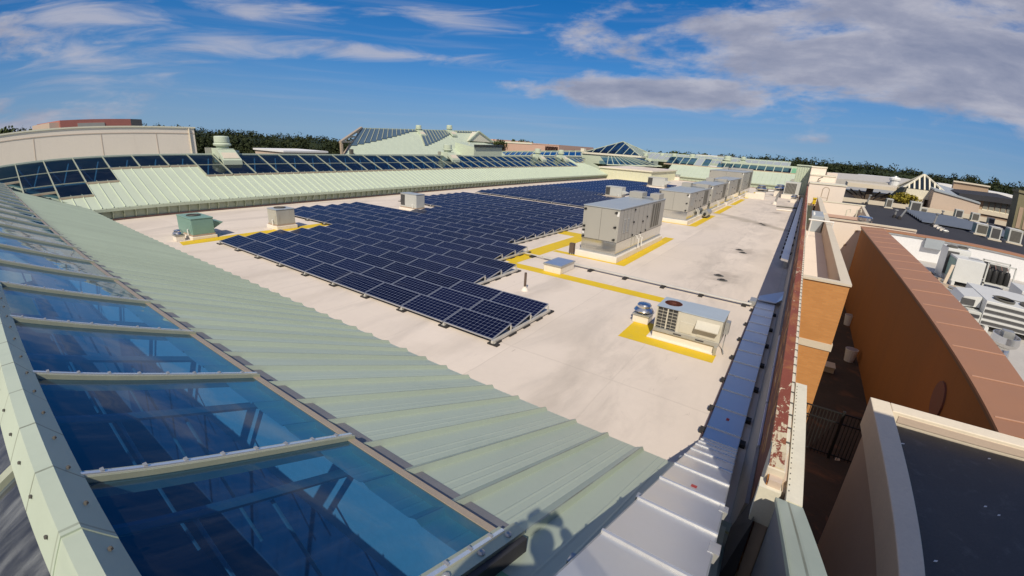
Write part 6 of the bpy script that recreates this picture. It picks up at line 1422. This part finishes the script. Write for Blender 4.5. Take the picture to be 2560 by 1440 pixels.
# ================================================================== TREES
def crown(mb, c, r, h, n_, q, seed):
    g = np.random.default_rng(seed); nb = max(5, int(n_/45))
    bl = g.normal(size=(nb, 3)); bl /= np.linalg.norm(bl, axis=1)[:, None]; bl *= (g.random((nb, 1))**.4)*.72; rad = .30+.28*g.random(nb)
    ix = g.integers(0, nb, n_); d = g.normal(size=(n_, 3)); d /= np.linalg.norm(d, axis=1)[:, None]
    p = (bl[ix]+d*rad[ix][:, None]*(g.random((n_, 1))**.35)) * np.array([r, r, h]) + np.array(c)
    a = g.normal(size=(n_, 3)); a /= np.linalg.norm(a, axis=1)[:, None]; b = np.cross(a, d); b /= (np.linalg.norm(b, axis=1)[:, None]+1e-6)
    s = q*(.6+.8*g.random((n_, 1)))
    V = np.stack([p-a*s, p+b*s*.7, p+a*s, p-b*s*.7], 1).reshape(-1, 3); mb.append(V)
def quads_object(name, blocks_, mat, parent=None):
    V = np.concatenate(blocks_); n_ = len(V)//4; me = bpy.data.meshes.new(name)
    V = V - wloc(parent)
    me.vertices.add(len(V)); me.vertices.foreach_set('co', V.astype(np.float32).ravel()); me.loops.add(len(V)); me.loops.foreach_set('vertex_index', np.arange(len(V), dtype=np.int32))
    me.polygons.add(n_); me.polygons.foreach_set('loop_start', np.arange(0, len(V), 4, dtype=np.int32)); me.polygons.foreach_set('loop_total', np.full(n_, 4, dtype=np.int32)); me.update(); me.validate()
    me.materials.append(MAT[mat]); o = bpy.data.objects.new(name, me); COL.objects.link(o)
    if parent: o.parent = parent
    return o
TB = [(-90, 1.0), (-86, .6), (-80, .3), (-66, .05), (-61, -.12), (-55, -.15), (-50, -.2), (-42, -.1), (-36, .1), (-30, .0), (-20, .10), (-13, .25), (-8, .42), (-3, .62), (2, .68), (8, .50), (13, .50), (19, .85), (26, 1.0)]
fb_ = []; gf = np.random.default_rng(11)
for row, (dist, off) in enumerate(((235, -1.0), (262, -.55), (300, -.22), (345, 0.0))):
    a = -93.0
    while a < 27:
        e = np.interp(a, [t[0] for t in TB], [t[1] for t in TB]) + off*.9 + .16 + gf.normal()*.07
        d = dist*(1+.06*gf.normal()); top = HC + d*math.tan(R_(e)); r = 5.6+3.2*gf.random(); h = (r*.85 + 1.5*gf.random())
        crown(fb_, (d*math.sin(R_(a)), d*math.cos(R_(a)), top-h), r, h, 900, .52, int(gf.integers(1e9)))
        if row < 2: crown(fb_, (d*.985*math.sin(R_(a)), d*.985*math.cos(R_(a)), top-h*2.1), r*1.1, h, 260, 1.0, int(gf.integers(1e9)))
        a += math.degrees(r*.95/d)
hl = M(); hv_ = []; 
for i, a in enumerate(np.arange(-95, 30, 1.5)):
    e = np.interp(a, [t[0] for t in TB], [t[1] for t in TB])-.42
    for d, zz in ((262, -6.4), (300, HC+300*math.tan(R_(e-.45))), (352, HC+352*math.tan(R_(e-.05))), (380, -6.4)): hv_.append((d*math.sin(R_(a)), d*math.cos(R_(a)), zz+gf.normal()*.4))
nn_ = len(hv_)//4
hl.add(hv_, [(4*i+j, 4*i+4+j, 4*i+5+j, 4*i+1+j) for i in range(nn_-1) for j in range(3)])
structure(hl.build('hills', 'forest_leaf'))
stuff(tag(quads_object('forest', fb_, 'forest_leaf'), 'dark green forest closing the horizon behind the roofs', 'forest'))
def tree(px, py, dist, r, h, label, mat='tree_leaf', n_=700, q=.5, top=None):
    d = ray(px, py); hd = math.hypot(d[0], d[1]); p = np.array([0, 0, HC])+d*dist/hd
    t = thing('tree', label, 'tree', (p[0], p[1], -6.3)); bk = []
    crown(bk, (p[0], p[1], p[2]-h), r, h, n_, q, int(abs(px*7+py))); quads_object('crown', bk, mat, t)
    tm = M(); tm.tube([(p[0], p[1], -6.3), (p[0]+.15, p[1], p[2]-h*1.6), (p[0]+.3, p[1], p[2]-h*.6)], [r*.10, r*.075, r*.03], 7)
    for a in (0, 2.1, 4.2): tm.tube([(p[0]+.1, p[1], p[2]-h*1.7), (p[0]+.6*r*math.cos(a), p[1]+.6*r*math.sin(a), p[2]-h*.8)], [r*.05, r*.015], 5)
    tm.build('trunk', 'trunk', t)
tree(6, 308, 150, 3.2, 3.6, 'tall dark tree at the left end of the horizon', n_=900)
tree(62, 320, 150, 4.5, 2.6, 'broad dark tree left of the brown box building')
tree(118, 318, 140, 2.5, 1.6, 'low dark tree touching the brown box building')
tree(1245, 344, 232, 5.0, 4.0, 'dark rounded tree rising behind the peach store, left one'); tree(1283, 347, 236, 2.0, 2.8, 'slim dark tree rising behind the peach store, middle one'); tree(1312, 349, 236, 6.0, 3.0, 'broad low tree rising behind the peach store, right one')
tree(1602, 374, 215, 4.5, 3.6, 'green tree just right of the glass pyramid'); tree(1640, 374, 220, 6.5, 3.6, 'broad green tree behind the far ridge fans'); tree(1690, 375, 225, 6.0, 3.4, 'lighter green tree behind the wide far fan')
tree(1728, 379, 215, 4.5, 3.4, 'dark tree behind the fan left of the white box'); tree(1757, 379, 218, 4.0, 3.2, 'dark tree right behind the white box')
tree(2264, 482, 102.5, 2.5, 1.0, 'yellow leaved small tree beside the white units on the black roof', 'yellow_leaf', n_=1100, q=.2)

# ================================================================== PHOTOGRAPHER (stands behind the lens; his shadow falls into the picture)
PH = thing('person', 'person in dark shirt holding a camera up, seen by his shadow on the metal roof', 'person', (.10, -.28, 3.66))
px_, py_ = .105, -.275; fz = 3.72
def skin(name, verts, edges, radii, mat, parent, root=0, sub=2):
    me = bpy.data.meshes.new(name); me.from_pydata([tuple(np.array(v)-wloc(parent)) for v in verts], edges, []); o = bpy.data.objects.new(name, me); COL.objects.link(o); o.parent = parent
    md = o.modifiers.new('skin', 'SKIN'); md.use_smooth_shade = True
    for i, r in enumerate(radii): me.skin_vertices[0].data[i].radius = (r, r) if not isinstance(r, tuple) else r
    me.skin_vertices[0].data[root].use_root = True
    sm2 = o.modifiers.new('sub', 'SUBSURF'); sm2.levels = sub; sm2.render_levels = sub
    me.materials.append(MAT[mat]); return o
fw = np.array([-.40, .917, 0]); sd = np.array([.917, .40, 0]); B0 = np.array([px_, py_, 0])
def J(s, f, z): return B0 + sd*s + fw*f + np.array([0, 0, z])
gz = fz
V = [J(0, 0, gz+.93), J(0, 0, gz+1.12), J(0, .0, gz+1.34), J(0, .02, gz+1.46), J(0, .04, gz+1.54),
     J(-.10, 0, gz+.86), J(-.11, .03, gz+.47), J(-.12, -.02, gz+.08), J(-.12, .14, gz+.04),
     J(.10, 0, gz+.86), J(.11, .03, gz+.47), J(.12, -.02, gz+.08), J(.12, .14, gz+.04),
     J(-.19, .0, gz+1.42), J(-.52, .08, gz+1.30), J(-.15, .20, gz+1.74), J(.19, 0, gz+1.42), J(.52, .08, gz+1.30), J(.15, .20, gz+1.74)]
E_ = [(0, 1), (1, 2), (2, 3), (3, 4), (0, 5), (5, 6), (6, 7), (7, 8), (0, 9), (9, 10), (10, 11), (11, 12), (2, 13), (13, 14), (14, 15), (2, 16), (16, 17), (17, 18)]
Rr = [(.15, .12), (.14, .11), (.17, .12), .07, .055, .085, .06, .045, .04, .085, .06, .045, .04, .09, .08, .05, .09, .08, .05]
skin('body', V, E_, Rr, 'cloth_shirt', PH)
hv = [J(0, .05, gz+1.52), J(0, .06, gz+1.60), J(0, .065, gz+1.70), J(0, .05, gz+1.78)]
skin('head', hv, [(0, 1), (1, 2), (2, 3)], [.055, .075, .09, .06], 'skin', PH)
M().lathe([(.098, -.05), (.104, .02), (.09, .07), (.05, .105), (0, .115)], J(0, .045, gz+1.70), 16).build('hair', 'hair', PH, smooth=True)
nm = M(); nm.slab([J(-.012, .152, gz+1.655), J(.012, .152, gz+1.655), J(0, .150, gz+1.70)], fw*.02); nm.build('nose', 'skin', PH)
for s in (-1, 1):
    M().lathe([(0, -.014), (.012, 0), (0, .014)], J(s*.032, .145, gz+1.695), 8).build('eye', 'handle_black', PH)
    hb_ = J(s*.15, .20, gz+1.74)
    skin('hand', [hb_, hb_+fw*.02-sd*s*.03+[0, 0, .05], hb_-sd*s*.05+fw*.03+[0, 0, .085]], [(0, 1), (1, 2)], [.040, .048, .042], 'skin', PH)
    for j in range(4):
        q = hb_-sd*s*.035+fw*(.005+.016*j)+[0, 0, .085]; skin('finger', [q, q-sd*s*.03+[0, 0, .035], q-sd*s*.055+[0, 0, .03]], [(0, 1), (1, 2)], [.010, .009, .008], 'skin', PH)
    q = hb_-sd*s*.02+[0, 0, .04]; skin('thumb', [q, q-sd*s*.03+[0, 0, -.005], q-sd*s*.06+[0, 0, .015]], [(0, 1), (1, 2)], [.012, .010, .009], 'skin', PH)
ph = M(); c_ = J(0, .215, gz+1.80); ph.hexa([c_+sd*a*.13+fw*b*.008+np.array([0, 0, z]) for z in (-.065, .065) for a, b in ((-1, -1), (1, -1), (1, 1), (-1, 1))])
po = tag(ph.build('camera_phone', 'handle_black'), 'dark phone held up in both hands by the person', 'phone')
